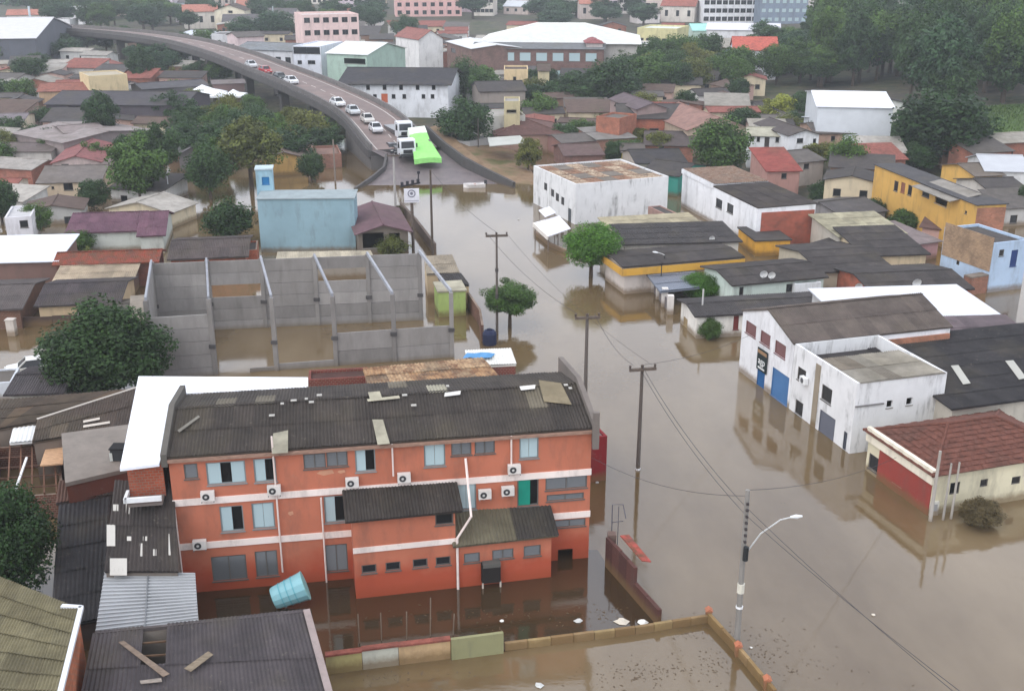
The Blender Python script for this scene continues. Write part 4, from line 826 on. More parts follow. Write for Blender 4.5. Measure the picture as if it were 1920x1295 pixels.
House('yellow_porch_house', 'small house with a yellow front porch behind the white commercial building', 'house', (1168, 286), (1208, 286), 3.4, PL(206, 186, 90), FI(96, 88, 84), d=7, roof='gable', pitch=.2, win=[('F', 1186, 294, 12, 8, 'hole')])
House('teal_house', 'teal green fronted house with a dark roof beside the white store', 'house', (1205, 322), (1272, 330), 4.0, PL(58, 142, 128), FD, d=9, roof='gable', pitch=.2, win=[('F', 1248, 340, 10, 12, 'hole')])
House('dark_roof_house', 'wide dark roof behind the teal fronted house', 'house', (1195, 306), (1285, 304), 4.0, PL(170, 160, 150), FI(70, 66, 68), d=10, roof='gable', pitch=.2)
House('grey_concrete_house', 'pale grey plaster house with a beige tower block wall beside a round tree', 'house', (905, 218), (985, 216), 6.0, GR(190, 188, 180), CO_(150, 146, 140), d=8, roof='flat', par=.3)
House('beige_tower_house', 'narrow beige tower like house with a dark opening at its foot', 'house', (945, 190), (975, 190), 8.5, PL(190, 178, 142), CO_(150, 146, 140), d=6, roof='flat', par=.3, win=[('F', 959, 209, 18, 6, 'hole')])
House('dark_roof_house', 'dark roofed house behind the beige tower house', 'house', (900, 172), (985, 170), 5.0, PL(150, 140, 132), FD, d=10, roof='gable', pitch=.25)
House('grey_shed', 'pale grey shed under the round tree beside the ramp wall', 'shed', (842, 262), (880, 266), 3.4, PL(170, 168, 166), CO_(160, 158, 156), d=6, roof='flat', par=.1)
# ---- middle distance, centre
House('white_long_building', 'long white two storey building with a dark roof behind the viaduct', 'building', (640, 156), (840, 158), 6.4, PL(226, 228, 232), FI(66, 64, 68), R=(740, 128), roof='gable', pitch=.22, oh=.8,
  win=[('F', x, 164, 7, 9, 'dark') for x in (690, 721, 752, 783, 813)]+[('F', x, 181, 7, 8, 'dark') for x in (703, 738, 758, 794, 811)]+[('F', 721, 184, 12, 16, 'door', (190, 100, 70))])
sch = House('school', 'long two storey brick school with rows of pale windows', 'school', (885, 91), (1132, 93), 8.0, BR(112, 82, 80), FI(120, 122, 124), d=14, roof='gable', pitch=.1, grid=[('F', 16, 2, 2.6, 1.9, 'white')])
House('school_hall', 'hall with a bright white roof behind the brick school', 'hall', (885, 91), (1132, 93), 8.6, PL(190, 186, 180), ME(226, 226, 220), y0=15, L=38, d=26, roof='hip', pitch=.28, oh=1)
House('white_wing', 'white roofed wing at the left end of the school', 'building', (838, 78), (885, 92), 8.0, BR(120, 92, 88), ME(200, 200, 200), d=12, roof='gable', pitch=.12, win=[('F', 850, 95, 8, 8, 'dark')])
House('cream_house', 'cream two storey house among trees in front of the school', 'house', (945, 130), (990, 130), 6.5, PL(214, 190, 150), FB, d=8, roof='flat', par=.3, win=[('F', 965, 148, 6, 8, 'dark')])
House('cream_house', 'smaller cream house half hidden by the trees right of the school front', 'house', (1010, 133), (1030, 133), 6.0, PL(206, 192, 156), FB, d=8, roof='gable', pitch=.25)
House('red_hip_roof_house', 'house with a small faded red hip roof behind the right end of the school', 'house', (1100, 82), (1130, 82), 9.0, PL(190, 180, 176), TI(150, 92, 92), d=10, roof='hip', pitch=.35)
House('white_store', 'long white store wall with flat roof right of the school', 'store', (1145, 84), (1290, 86), 7.0, PL(228, 222, 214), ME(200, 200, 200), d=14, roof='flat', par=.4)
House('yellow_building', 'pale yellow and mint building behind the long white store', 'building', (1195, 52), (1270, 54), 8.0, PL(206, 198, 150), ME(196, 200, 190), d=14, roof='flat', par=.4, grid=[('F', 5, 1, 1.6, 1.6, 'dark')])
House('red_roof_store', 'white store with a faded red tile roof in front of the tower blocks', 'store', (1376, 94), (1458, 95), 7.0, PL(222, 222, 226), TI(178, 92, 78), R=(1410, 70), roof='gable', pitch=.35, grid=[('F', 4, 1, 1.5, 1.5, 'dark')])
House('white_warehouse_far', 'long low white warehouse roof below the tower blocks', 'warehouse', (1325, 56), (1462, 58), 7.0, PL(222, 222, 224), ME(206, 204, 210), d=20, roof='gable', pitch=.12)
House('blue_white_house', 'white house with a small blue awning in front of the red roofed store', 'house', (1350, 108), (1400, 110), 4.5, PL(206, 214, 222), ME(96, 112, 140), d=8, roof='shed', pitch=.15)
House('white_gable_house', 'tall white gabled house left of the school', 'house', (785, 74), (830, 72), 8.0, PL(226, 224, 222), TI(140, 92, 84), d=14, roof='gv', pitch=.6)
House('green_arched_hall', 'hall with a pale green front and an arched white roof beyond the viaduct', 'hall', (612, 100), (688, 103), 8.5, PL(168, 190, 176), ME(210, 212, 208), d=18, roof='gable', pitch=.2, win=[('F', 665, 115, 40, 10, 'hole')])
House('white_shop', 'white three storey shop with a dark band window beyond the viaduct', 'shop', (549, 86), (601, 87), 9.5, PL(214, 216, 224), ME(214, 216, 222), d=14, roof='flat', par=.3, win=[('F', 575, 95, 50, 13, 'dark'), ('F', 562, 117, 8, 7, 'dark'), ('F', 584, 117, 14, 7, 'dark')])
House('white_low_store', 'long low white store with a grey roof left of the three storey shop', 'store', (440, 92), (548, 96), 5.5, PL(212, 212, 216), FI(130, 134, 138), R=(490, 80), roof='gable', pitch=.2, grid=[('F', 6, 1, 1.6, 1.8, 'dark')])
House('pink_house', 'small pale pink house behind the long low store', 'house', (445, 70), (495, 68), 6.0, PL(220, 200, 200), FG, d=10, roof='gable', pitch=.2)
House('white_flat_house', 'white flat roofed house at the upper bend of the viaduct', 'house', (396, 64), (430, 64), 6.0, PL(214, 214, 216), FG, d=10, roof='flat', par=.3)
House('low_white_house', 'low white roofed building just above the bend of the viaduct', 'house', (335, 64), (400, 68), 4.5, PL(190, 192, 196), ME(186, 190, 196), d=10, roof='gable', pitch=.15)
pk = House('pink_apartments', 'pale pink four storey apartment block left of centre', 'apartments', (566, 28), (672, 26), 13.0, PL(224, 196, 190), CO_(190, 180, 176), d=14, roof='flat', par=.5, grid=[('F', 6, 4, 1.6, 1.3, 'dark')])
House('pink_tower', 'pink apartment tower with dark vertical window strips at the top edge', 'apartments', (742, 32), (866, 31), 26.0, PL(222, 178, 172), CO_(190, 180, 176), d=16, az='g', roof='flat', par=.5, grid=[('F', 8, 8, 1.8, 1.6, 'dark')])
House('white_tower', 'white apartment tower with dark windows at the top edge right of centre', 'apartments', (1318, 44), (1420, 44), 34.0, PL(226, 226, 228), CO_(200, 200, 200), d=18, az='g', roof='flat', par=.5, grid=[('F', 9, 11, 2.0, 1.6, 'dark')])
House('grey_tower', 'blue grey apartment tower beside the white tower', 'apartments', (1424, 46), (1512, 46), 33.0, PL(128, 140, 156), CO_(160, 164, 170), d=18, az='g', roof='flat', par=.5, grid=[('F', 7, 10, 1.6, 1.4, 'white')])
House('beige_block', 'beige apartment block left of the white tower', 'apartments', (1282, 34), (1318, 34), 20.0, PL(220, 196, 172), CO_(190, 186, 180), d=14, az='g', roof='flat', par=.5, grid=[('F', 4, 6, 1.6, 1.4, 'dark')])
House('mint_roof_hall', 'low hall with a mint green roof before the white tower', 'hall', (1300, 58), (1332, 58), 6.0, PL(190, 210, 200), ME(150, 200, 190), d=12, roof='gable', pitch=.25)
# ---- left half, middle distance
House('grey_big_roof_hall', 'large hall with a wide pale grey roof cut by the left edge', 'hall', (-90, 74), (66, 72), 8.0, PL(96, 98, 106), ME(196, 194, 194), R=(20, 34), roof='gable', pitch=.16)
House('white_flat_houses', 'white two storey house above the left end of the viaduct', 'house', (100, 14), (152, 14), 6.5, PL(222, 220, 220), FG, d=10, roof='flat', par=.3, win=[('F', 112, 19, 8, 6, 'dark'), ('F', 134, 19, 8, 6, 'dark')])
House('white_flat_houses', 'lower white house just above the left end of the viaduct', 'house', (100, 36), (130, 36), 5.0, PL(224, 222, 222), FG, d=8, roof='flat', par=.3)
House('cream_gable_house', 'cream gabled house among trees on the upper left', 'house', (402, 20), (458, 20), 7.0, PL(224, 214, 190), FB, d=12, roof='gv', pitch=.35, win=[('F', 432, 22, 8, 6, 'dark')])
House('tan_block', 'plain tan windowless block wall beyond the dark long roof', 'building', (166, 143), (238, 139), 7.5, PL(210, 190, 150), CO_(170, 160, 140), d=9, roof='flat', par=.2)
House('red_brown_roof_house', 'tan house with a reddish brown roof left of the tan block', 'house', (72, 172), (168, 170), 4.6, PL(196, 164, 132), TI(136, 88, 76), R=(120, 156), roof='gable', pitch=.25)
House('dark_long_house', 'long dark roofed building with a white ridge line and brick wall', 'building', (86, 196), (342, 198), 4.6, PL(84, 78, 84), FI(84, 80, 84), R=(210, 172), roof='gable', pitch=.18, win=[('F', 150, 205, 40, 10, 'hole')])
House('brick_annex', 'small orange brick block with a white pilaster below the dark long roof', 'annex', (250, 196), (290, 196), 4.4, BR(170, 100, 80), FG, d=5, roof='flat', par=.2)
House('brown_shed', 'brown walled shed below the viaduct right of the white tent', 'shed', (400, 158), (458, 156), 4.6, PL(112, 92, 88), FI(120, 112, 112), d=7, roof='gable', pitch=.1)
House('dark_shed', 'low dark grey roofed shed under the viaduct behind the tent', 'shed', (268, 168), (390, 160), 4.2, PL(100, 96, 98), FI(88, 86, 90), d=9, roof='gable', pitch=.15)
House('grey_block_house', 'unplastered grey block house left of the tall dark tree', 'house', (122, 250), (195, 244), 5.0, PL(150, 136, 134), FI(140, 128, 126), d=9, roof='gable', pitch=.1, win=[('F', 133, 255, 5, 6, 'dark'), ('F', 152, 256, 6, 12, 'dark')])
House('grey_wide_roof_house', 'house with a wide flat brownish grey roof at the left', 'house', (25, 250), (118, 268), 4.4, PL(140, 128, 126), FI(150, 140, 138), C=(110, 215), roof='gable', pitch=.1)
House('grey_wide_roof_house', 'grey roofed house above the wide flat roof at the left edge', 'house', (-30, 232), (40, 230), 4.0, PL(216, 204, 180), FI(120, 112, 116), d=11, roof='gable', pitch=.14)
House('pink_gable_house', 'pinkish gabled house with a brown red roof at the left', 'house', (98, 306), (188, 303), 4.0, PL(196, 178, 174), TI(132, 84, 82), d=15, roof='gv', pitch=.28, win=[('F', 122, 310, 14, 5, 'dark'), ('F', 165, 310, 12, 5, 'dark')])
House('beige_house', 'beige house with a brownish grey roof standing in brown water at the left', 'house', (72, 343), (186, 340), 3.8, PL(208, 188, 162), FI(118, 110, 106), R=(125, 312), roof='gable', pitch=.22, win=[('F', 99, 352, 5, 5, 'dark'), ('F', 128, 350, 18, 14, 'dark')])
House('brown_shed', 'dark brown roofed shed with white boards at the left edge', 'shed', (-30, 284), (95, 284), 3.4, PL(190, 186, 180), FI(110, 98, 96), d=8, roof='gable', pitch=.15)
House('brick_house', 'brick walled house with grey roof cut by the left edge', 'house', (-40, 312), (58, 318), 3.4, BR(160, 96, 80), FI(160, 154, 148), d=7, roof='gable', pitch=.2)
House('purple_roof_house', 'house with a broad purple tile roof and white gable edges', 'house', (128, 436), (262, 432), 3.6, PL(196, 200, 192), FI(116, 84, 98), R=(195, 400), roof='gable', pitch=.28, sheet=True)
House('purple_roof_house', 'right wing of the purple roofed house with its own white verge', 'house', (262, 442), (305, 440), 3.4, PL(196, 200, 192), FI(120, 86, 100), R=(285, 398), roof='gable', pitch=.28, sheet=True)
House('white_house', 'white plastered house with dark windows at the left edge behind the white metal roof', 'house', (8, 408), (58, 405), 4.6, PL(214, 212, 216), CO_(180, 178, 178), d=6, roof='flat', par=.2, win=[('F', 45, 420, 16, 14, 'dark'), ('F', 42, 447, 16, 6, 'dark')])
House('white_metal_roof_house', 'building with a bright white metal roof at the left edge', 'building', (-60, 493), (105, 489), 4.0, PL(120, 94, 86), ME(214, 220, 228), C=(118, 455), roof='shed', pitch=.1)
House('red_edge_house', 'low house with a rusty red front edge and pale ribbed roof', 'house', (105, 528), (246, 522), 3.2, PL(110, 90, 80), FI(190, 172, 148), C=(248, 497), roof='shed', pitch=.12, sheet=True)
House('red_tile_house', 'narrow rusty red roof strip behind the pale ribbed roof', 'house', (105, 496), (292, 490), 3.8, BR(130, 70, 58), RU(142, 66, 52), d=4, roof='gable', pitch=.3, sheet=True)
House('dark_roof_house', 'dark roofed house with a beige wall standing in water at the left', 'house', (72, 573), (220, 567), 3.2, PL(190, 168, 136), FI(82, 74, 76), R=(140, 532), roof='gable', pitch=.2, sheet=True)
House('dark_roof_house', 'dark roofed shed cut by the left edge above the brown water', 'shed', (-60, 582), (36, 578), 3.2, BR(120, 80, 62), FI(100, 92, 90), C=(48, 526), roof='gable', pitch=.2, sheet=True)
House('brown_roof_house', 'house with a large dark brown roof between the concrete frame and blue block', 'house', (320, 486), (460, 480), 3.8, BR(160, 84, 60), FI(90, 80, 78), C=(420, 445), roof='gable', pitch=.2, sheet=True)
House('grey_roof_house', 'dark grey roof house peeking out below the big mango tree at the left', 'house', (18, 738), (112, 735), 3.4, PL(190, 188, 180), FI(88, 82, 84), C=(108, 690), roof='gable', pitch=.18, sheet=True)
House('white_wall', 'pale grey wall of a shed cut by the left edge below the mango tree', 'shed', (-30, 720), (22, 716), 2.8, PL(200, 204, 210), FG, d=3, roof='flat', par=.1)
House('brick_hut', 'small brick hut left of the blue block', 'hut', (440, 470), (482, 468), 3.6, BR(176, 92, 62), FG, d=4, roof='flat', par=.2)
House('small_shed', 'small shed with reddish brown door between mango tree and concrete frame', 'shed', (250, 600), (285, 597), 3.0, BR(130, 62, 50), FI(150, 140, 128), d=5, roof='shed', pitch=.1)
House('dark_roof_shed', 'dark sloping roof shed with scrap on it left of the concrete frame', 'shed', (150, 600), (285, 590), 2.8, PL(130, 116, 100), FI(92, 86, 80), d=5, roof='gable', pitch=.15)
House('ochre_house', 'ochre yellow house with a brown roof behind the large olive tree', 'house', (490, 300), (575, 296), 3.6, PL(196, 158, 96), FI(120, 104, 96), R=(530, 276), roof='gv', pitch=.3, d=9)
House('brick_house', 'reddish brick house with a grey roof right of the tall dark tree', 'house', (312, 258), (372, 256), 4.4, BR(150, 92, 84), FI(120, 112, 114), d=9, roof='gable', pitch=.2)
House('grey_gable_house', 'dark gabled grey house between the two big trees on the left', 'house', (335, 290), (385, 288), 3.8, PL(140, 134, 134), FI(112, 108, 110), d=8, roof='gv', pitch=.5)
House('beige_ruin', 'broken brown brick walls in the water right of the olive tree', 'ruin', (590, 290), (640, 288), 3.2, BR(150, 104, 88), FI(150, 120, 108), d=8, roof='flat', par=.4)
# white party tent
tt = thing('white_tent', 'white peaked party tent with a smaller tent beside it', 'tent', GT(383, 205))
w_ = 5.2; 
for cx, hw, hh, ht in ((0, 4.2, 3.2, 1.7), (6.2, 2.3, 3.0, 1.0)):
    b = MB(); c = (cx, 0, hh+ht); q = [(cx-hw, -hw, hh), (cx+hw, -hw, hh), (cx+hw, hw, hh), (cx-hw, hw, hh)]
    for k in range(4):
        a, e = Vector(q[k]), Vector(q[(k+1) % 4]); m1, m2 = a.lerp(Vector(c), .55)-Vector((0, 0, .25)), e.lerp(Vector(c), .55)-Vector((0, 0, .25))
        b.poly(a, e, m2, m1); b.poly(m1, m2, c); b.poly(a-Vector((0, 0, .4)), e-Vector((0, 0, .4)), e, a)
    b.build('canopy', M('plain', (238, 240, 242)), tt)
    for x, y, z in q: MB().tube([(x, y, 0), (x, y, hh)], .06).build('tent_pole', ALU, tt)
# ---- far town: countable small houses beyond the school and on the left skyline
PR_ = [PL(214, 206, 196), PL(200, 184, 176), PL(222, 214, 210), PL(190, 170, 150), PL(206, 190, 200), PL(176, 186, 190)]
RR_ = [TI(150, 92, 80), FI(120, 112, 112), FI(150, 144, 140), TI(168, 112, 96), ME(190, 192, 196), FI(96, 92, 94)]
MARKS = [(20, 50, 'the big grey roof'), (126, 25, 'the white flat houses'), (430, 28, 'the cream gabled house'), (515, 50, 'the tall light mast'), (618, 50, 'the pink apartments'), (575, 95, 'the white shop'), (805, 20, 'the pink tower'), (807, 65, 'the white gabled house'), (965, 70, 'the school hall'), (1010, 110, 'the school'), (1232, 60, 'the pale yellow block'), (1215, 95, 'the white store'), (1370, 10, 'the white tower'), (1468, 10, 'the grey tower'), (1412, 85, 'the red roofed store'), (1605, 195, 'the white hall'), (1760, 230, 'the huge dark tree'), (1885, 260, 'the meadow'), (1880, 120, 'the right edge'), (1700, 20, 'the top right'), (1225, 215, 'the long brick building'), (1345, 225, 'the beige gabled house'), (985, 240, 'the brown hipped roof'), (750, 165, 'the white long building'), (200, 155, 'the tan block'), (330, 80, 'the bend of the viaduct'), (380, 170, 'the white tent'), (470, 270, 'the olive tree'), (430, 410, 'the blue block'), (1740, 350, 'the yellow building'), (1120, 150, 'the central grove'), (1500, 110, 'the wood edge'), (1600, 60, 'the upper wood'), (1000, 10, 'the top centre'), (250, 5, 'the top left'), (650, 5, 'the pink tower top')]
def near(px, py):
    m = min(MARKS, key=lambda q: (q[0]-px)**2+((q[1]-py)*1.8)**2); dx, dy = px-m[0], (py-m[1])*1.5
    w_ = 'just beside' if abs(dx)+abs(dy) < 22 else ('left of' if dx < 0 else 'right of') if abs(dx) > abs(dy)*2 else ('above' if dy < 0 else 'below') if abs(dy) > abs(dx)*2 else ('up ' if dy < 0 else 'down ')+('left of' if dx < 0 else 'right of')
    return w_+' '+m[2]
rs = random.Random(11); kinds = {}
TAKEN = []
def far_house(x, y, w_, d_, hh, a, wm, rm, lab):
    key = (round(w_), round(d_), hh, wm.name, rm.name)
    r = thing('small_house', lab, 'house', (x, y, gz(x, y)), a, 'small houses of the hazy far town')
    b = MB(); w2_, d2_ = w_/2, d_/2
    b.poly((-w2_, -d2_, -1), (w2_, -d2_, -1), (w2_, -d2_, hh), (-w2_, -d2_, hh)); b.poly((-w2_, d2_, -1), (w2_, d2_, -1), (w2_, d2_, hh), (-w2_, d2_, hh))
    for s_ in (-1, 1): b.poly((s_*w2_, -d2_, -1), (s_*w2_, d2_, -1), (s_*w2_, d2_, hh), (s_*w2_, 0, hh+d2_*.45), (s_*w2_, -d2_, hh))
    wl = b.build('wall', wm, r)
    b = MB()
    for s_ in (-1, 1): b.slab([(-w2_-.4, s_*(d2_+.4), hh-.15), (w2_+.4, s_*(d2_+.4), hh-.15), (w2_+.4, 0, hh+d2_*.45+.1), (-w2_-.4, 0, hh+d2_*.45+.1)], .12)
    b.build('roof', rm, r)
    for k in range(3): MB().box((-w2_+w_*(k+.5)/3-.6, -d2_-.04, hh*.35), (-w2_+w_*(k+.5)/3+.6, -d2_+.02, hh*.72)).build('window', DARK, r)
for i in range(170):
    px, py = rs.uniform(0, 1920), rs.uniform(-25, 62)
    if px > 1500 and py > 12: continue
    if 860 < px < 1140 and py > 40: continue
    if any(abs(px-q[0]) < 26 and abs(py-q[1]) < 9 for q in TAKEN): continue
    if any(a < px < b_ and py > c_ for a, b_, c_ in ((560, 680, 5), (730, 875, -20), (1280, 1520, -25), (60, 340, 45))): continue
    TAKEN.append((px, py)); p = GT(px, py); k = rs.randrange(6); j = rs.randrange(6)
    far_house(p.x, p.y, rs.uniform(9, 15), rs.uniform(7, 11), rs.choice((3.4, 3.8, 6.2)), rs.uniform(-.5, .5), PR_[k], RR_[j], ('pale', 'mauve', 'white', 'tan', 'pinkish', 'bluish')[k]+' house with '+('reddish', 'grey', 'light grey', 'rosy', 'metallic', 'dark')[j]+' roof '+near(px, py))

# ---- mid-rise blocks of the far town at the top centre
for i, (px, py, wp, hh, c) in enumerate(((905, 30, 40, 12, 0), (985, 22, 34, 15, 4), (1042, 30, 50, 11, 2), (1090, 24, 30, 17, 5), (1135, 34, 44, 12, 4), (1180, 26, 40, 14, 2), (1228, 36, 36, 11, 1), (1262, 30, 30, 15, 0), (1160, 12, 60, 13, 5), (1230, 8, 50, 16, 4), (1060, 6, 60, 14, 2), (1545, 30, 36, 9, 2), (1610, 20, 40, 9, 0), (640, 18, 50, 9, 4), (590, 8, 46, 9, 0), (700, 12, 40, 10, 3))):
    House('far_block', ('cream', 'tan', 'white', 'brownish', 'pinkish', 'bluish')[c]+' mid rise block '+near(px, py-6), 'apartments', (px-wp/2, py), (px+wp/2, py+rs.uniform(-1, 1)), hh, PR_[c], CO_(180, 176, 172), d=12, az='g', roof='flat', par=.4, grid=[('F', 5, 3 if hh < 13 else 4, 1.7, 1.4, 'dark')], group='mid rise blocks of the far town')
# ---- small houses packed between the ones above
def free(x, y, r):
    for inv, L_, d_ in FOOT:
        q = inv @ Vector((x, y, 0))
        if -r < q.x < L_+r and -r < q.y < d_+r: return False
    for k in range(0, len(LE), 1):
        m = LE[k]+nr[k]*DW/2
        if math.hypot(m.x-x, m.y-y) < DW/2+r+1: return False
    return True
rf = random.Random(33)
def fill(n, x0, x1, y0, y1, ok=lambda x, y: True, grp='small houses crowded between the larger ones', sc=1.0):
    k = t = 0
    while k < n and t < n*40:
        t += 1; px, py = rf.uniform(x0, x1), rf.uniform(y0, y1)
        if not ok(px, py): continue
        p = GT(px, py); w_, d_ = rf.uniform(5.5, 9.5)*sc, rf.uniform(4.5, 7)*sc
        if not free(p.x, p.y, max(w_, d_)*.52): continue
        if p.z < -.9 and px > 640: continue
        wi, ri = rf.randrange(len(WF)), rf.randrange(len(RF)); h_ = rf.uniform(2.9, 3.6); A_ = rf.uniform(-.35, .35)
        a = p-Vector((w_/2, d_/2, 0)); lab = WF[wi][0]+' little house with '+RF[ri][0]+' roof '+near(px, py-8)
        z_ = p.z+h_; qa, qb = PR(Vector((a.x, a.y, z_))), PR(Vector((a.x+w_*math.cos(A_), a.y+w_*math.sin(A_), z_)))
        House('small_house', lab, 'house', qa, qb, h_, WF[wi][1], RF[ri][1], az=z_, base=p.z, d=d_, roof=rf.choice(('gable', 'gable', 'shed', 'gv')), pitch=rf.uniform(.12, .3), group=grp, grid=[('F', 2, 1, 1.0, 1.0, 'dark')]); k += 1
WF = [('cream', PL(206, 192, 164)), ('pale grey', PL(186, 184, 180)), ('brick', BR(158, 94, 74)), ('white', PL(220, 218, 214)), ('pinkish', PL(196, 164, 152)), ('brown', PL(140, 112, 96))]
RF = [('dark grey', FD), ('weathered grey', FG), ('brown', FI(104, 86, 78)), ('reddish', TI(134, 82, 72)), ('pale', FI(160, 154, 144)), ('light grey', FI(176, 170, 162)), ('dark grey', FI(84, 80, 80))]
MARKS += [(160, 350, 'the beige house'), (140, 290, 'the pink gabled house'), (75, 240, 'the wide grey roof'), (215, 420, 'the purple roofed house'), (530, 290, 'the ochre house'), (1095, 380, 'the white commercial building'), (1240, 330, 'the teal house'), (1400, 370, 'the white store'), (950, 262, 'the carport'), (1590, 300, 'the round street tree')]
fill(34, 0, 330, 185, 330)
fill(22, 330, 640, 200, 330, lambda x, y: y > 215+(x-330)*.25)
fill(14, 0, 300, 385, 470)
fill(26, 0, 430, 95, 190)
fill(36, 900, 1400, 150, 300, lambda x, y: not (y > 270 and x < 1010))
fill(26, 1400, 1660, 225, 380)
fill(18, 1560, 1915, 300, 440, lambda x, y: x > 1850 or y < 330 or x < 1640)
fill(14, 1450, 1800, 430, 520)
fill(30, 380, 860, 62, 130, lambda x, y: y < 60+(x-380)*.22, sc=1.2)
fill(20, 850, 1400, 62, 150, sc=1.2)
# ------------------------------------------------------------------ trees
def crown_mesh(name, seed, clumps, per, leaf, mat, shape='round', jit=.0):
    r = np.random.RandomState(seed); V = []; T = []
    C = []
    while len(C) < clumps:
        p = r.uniform(-1, 1, 3); q = np.linalg.norm(p)
        if q > 1: continue
        if q < .45 and r.rand() < .7: continue
        if shape == 'dome': p[2] = abs(p[2])*1.5-.55 if r.rand() < .8 else p[2]
        if shape == 'flat': p[2] *= .7
        if shape == 'tall': p[:2] *= (1-.45*max(0, p[2]))
        if shape == 'open' and r.rand() < .25: p *= 1.2
        C.append(p*r.uniform(.68, .94))
    for p in C:
        rad = r.uniform(.17, .34)*(1.2 if shape == 'round' else 1.0)
        d = r.normal(size=(per, 3)); d /= np.linalg.norm(d, axis=1)[:, None]; d[:, 2] = d[:, 2]*.85+.12
        pos = p+d*rad*r.uniform(.55, 1.05, (per, 1))
        n = d+r.normal(scale=.55, size=(per, 3))+np.array([0, 0, .35]); n /= np.linalg.norm(n, axis=1)[:, None]
        t = r.normal(size=(per, 3)); t -= n*(t*n).sum(1)[:, None]; t /= np.linalg.norm(t, axis=1)[:, None]; b = np.cross(n, t)
        L = leaf*r.uniform(.6, 1.3, (per, 1)); Wd = L*r.uniform(.5, .8, (per, 1))
        V.append(np.stack([pos-t*L, pos+b*Wd-n*L*.15, pos+t*L, pos-b*Wd-n*L*.15], 1).reshape(-1, 3))
        tone = np.clip(r.uniform(.15, .85)+r.normal(scale=.16, size=per), 0, 1); T.append(np.repeat(tone, 4))
    V = np.concatenate(V); F4 = np.arange(len(V)).reshape(-1, 4)
    return numpy_mesh(name, V, F4, mat, np.concatenate(T))
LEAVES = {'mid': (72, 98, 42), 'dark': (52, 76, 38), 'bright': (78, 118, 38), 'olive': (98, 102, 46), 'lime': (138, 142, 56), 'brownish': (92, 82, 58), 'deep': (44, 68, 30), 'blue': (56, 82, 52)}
CR = {}
def crown(kind, shape, var, near=False):
    key = (shape, var, near)
    if key not in CR:
        sd_ = abs(hash((shape, var)) % 1000) if False else {'round': 10, 'dome': 20, 'flat': 30, 'tall': 40, 'open': 50}[shape]+var
        CR[key] = crown_mesh('crown', sd_, 95 if not near else 140, 105 if not near else 230, .052 if not near else .032, M('leaf', LEAVES[kind]), shape)
    return CR[key]
BARK = M('wood', (84, 72, 62))
def trunk_mb(h, r, spread, seed, n=5):
    q = random.Random(seed); b = MB(); b.tube([(0, 0, -.6), (0, 0, h*.35), (q.uniform(-.1, .1), 0, h*.62)], [r*1.25, r, r*.85], 7)
    for k in range(n):
        a = 2*math.pi*k/n+q.uniform(-.3, .3); R_ = spread*q.uniform(.45, .7)
        b.tube([(0, 0, h*.5), (R_*.4*math.cos(a), R_*.4*math.sin(a), h*.72), (R_*math.cos(a), R_*math.sin(a), h*q.uniform(.82, 1.0))], [r*.6, r*.42, r*.12], 5)
    return b
TM = {}
def tree(label, cx, yt, yb, wp, kind='mid', shape='round', tf=.22, name='tree', near=False, group=None, z=None, cat='tree', H=None, rs=random.Random(5)):
    p = GT(cx, yb) if z is None else G(cx, yb, z)
    if z is None and p.z < 0: p = G(cx, yb, 0)             # flooded trees: the waterline is what shows
    h = H or max(1.2, hgt(p, (cx, yt))-p.z); dist = math.hypot(p.x, p.y); w_ = wp/FPX*math.hypot(dist, CAMH)
    t = thing(name, label, cat, p, rs.uniform(0, 6.28), group)
    c0 = h*tf; ch = (h-c0)/2
    if 'shrub' not in name and tf > .05:
        k = (round(c0+ch, 0), round(w_, 0)); 
        if k not in TM: TM[k] = trunk_mb(c0+ch, max(.1, w_*.03), w_*.5, len(TM)).mesh('trunk', BARK)
        obj('trunk', TM[k], t)
    v = rs.randrange(3); c = obj('crown', crown(kind, shape, v, near), t); c.material_slots[0].link = 'OBJECT'; c.material_slots[0].material = M('leaf', LEAVES[kind]); c.location = (0, 0, c0+ch); c.scale = (w_/2*.95, w_/2*.95, ch*1.0)
    return t
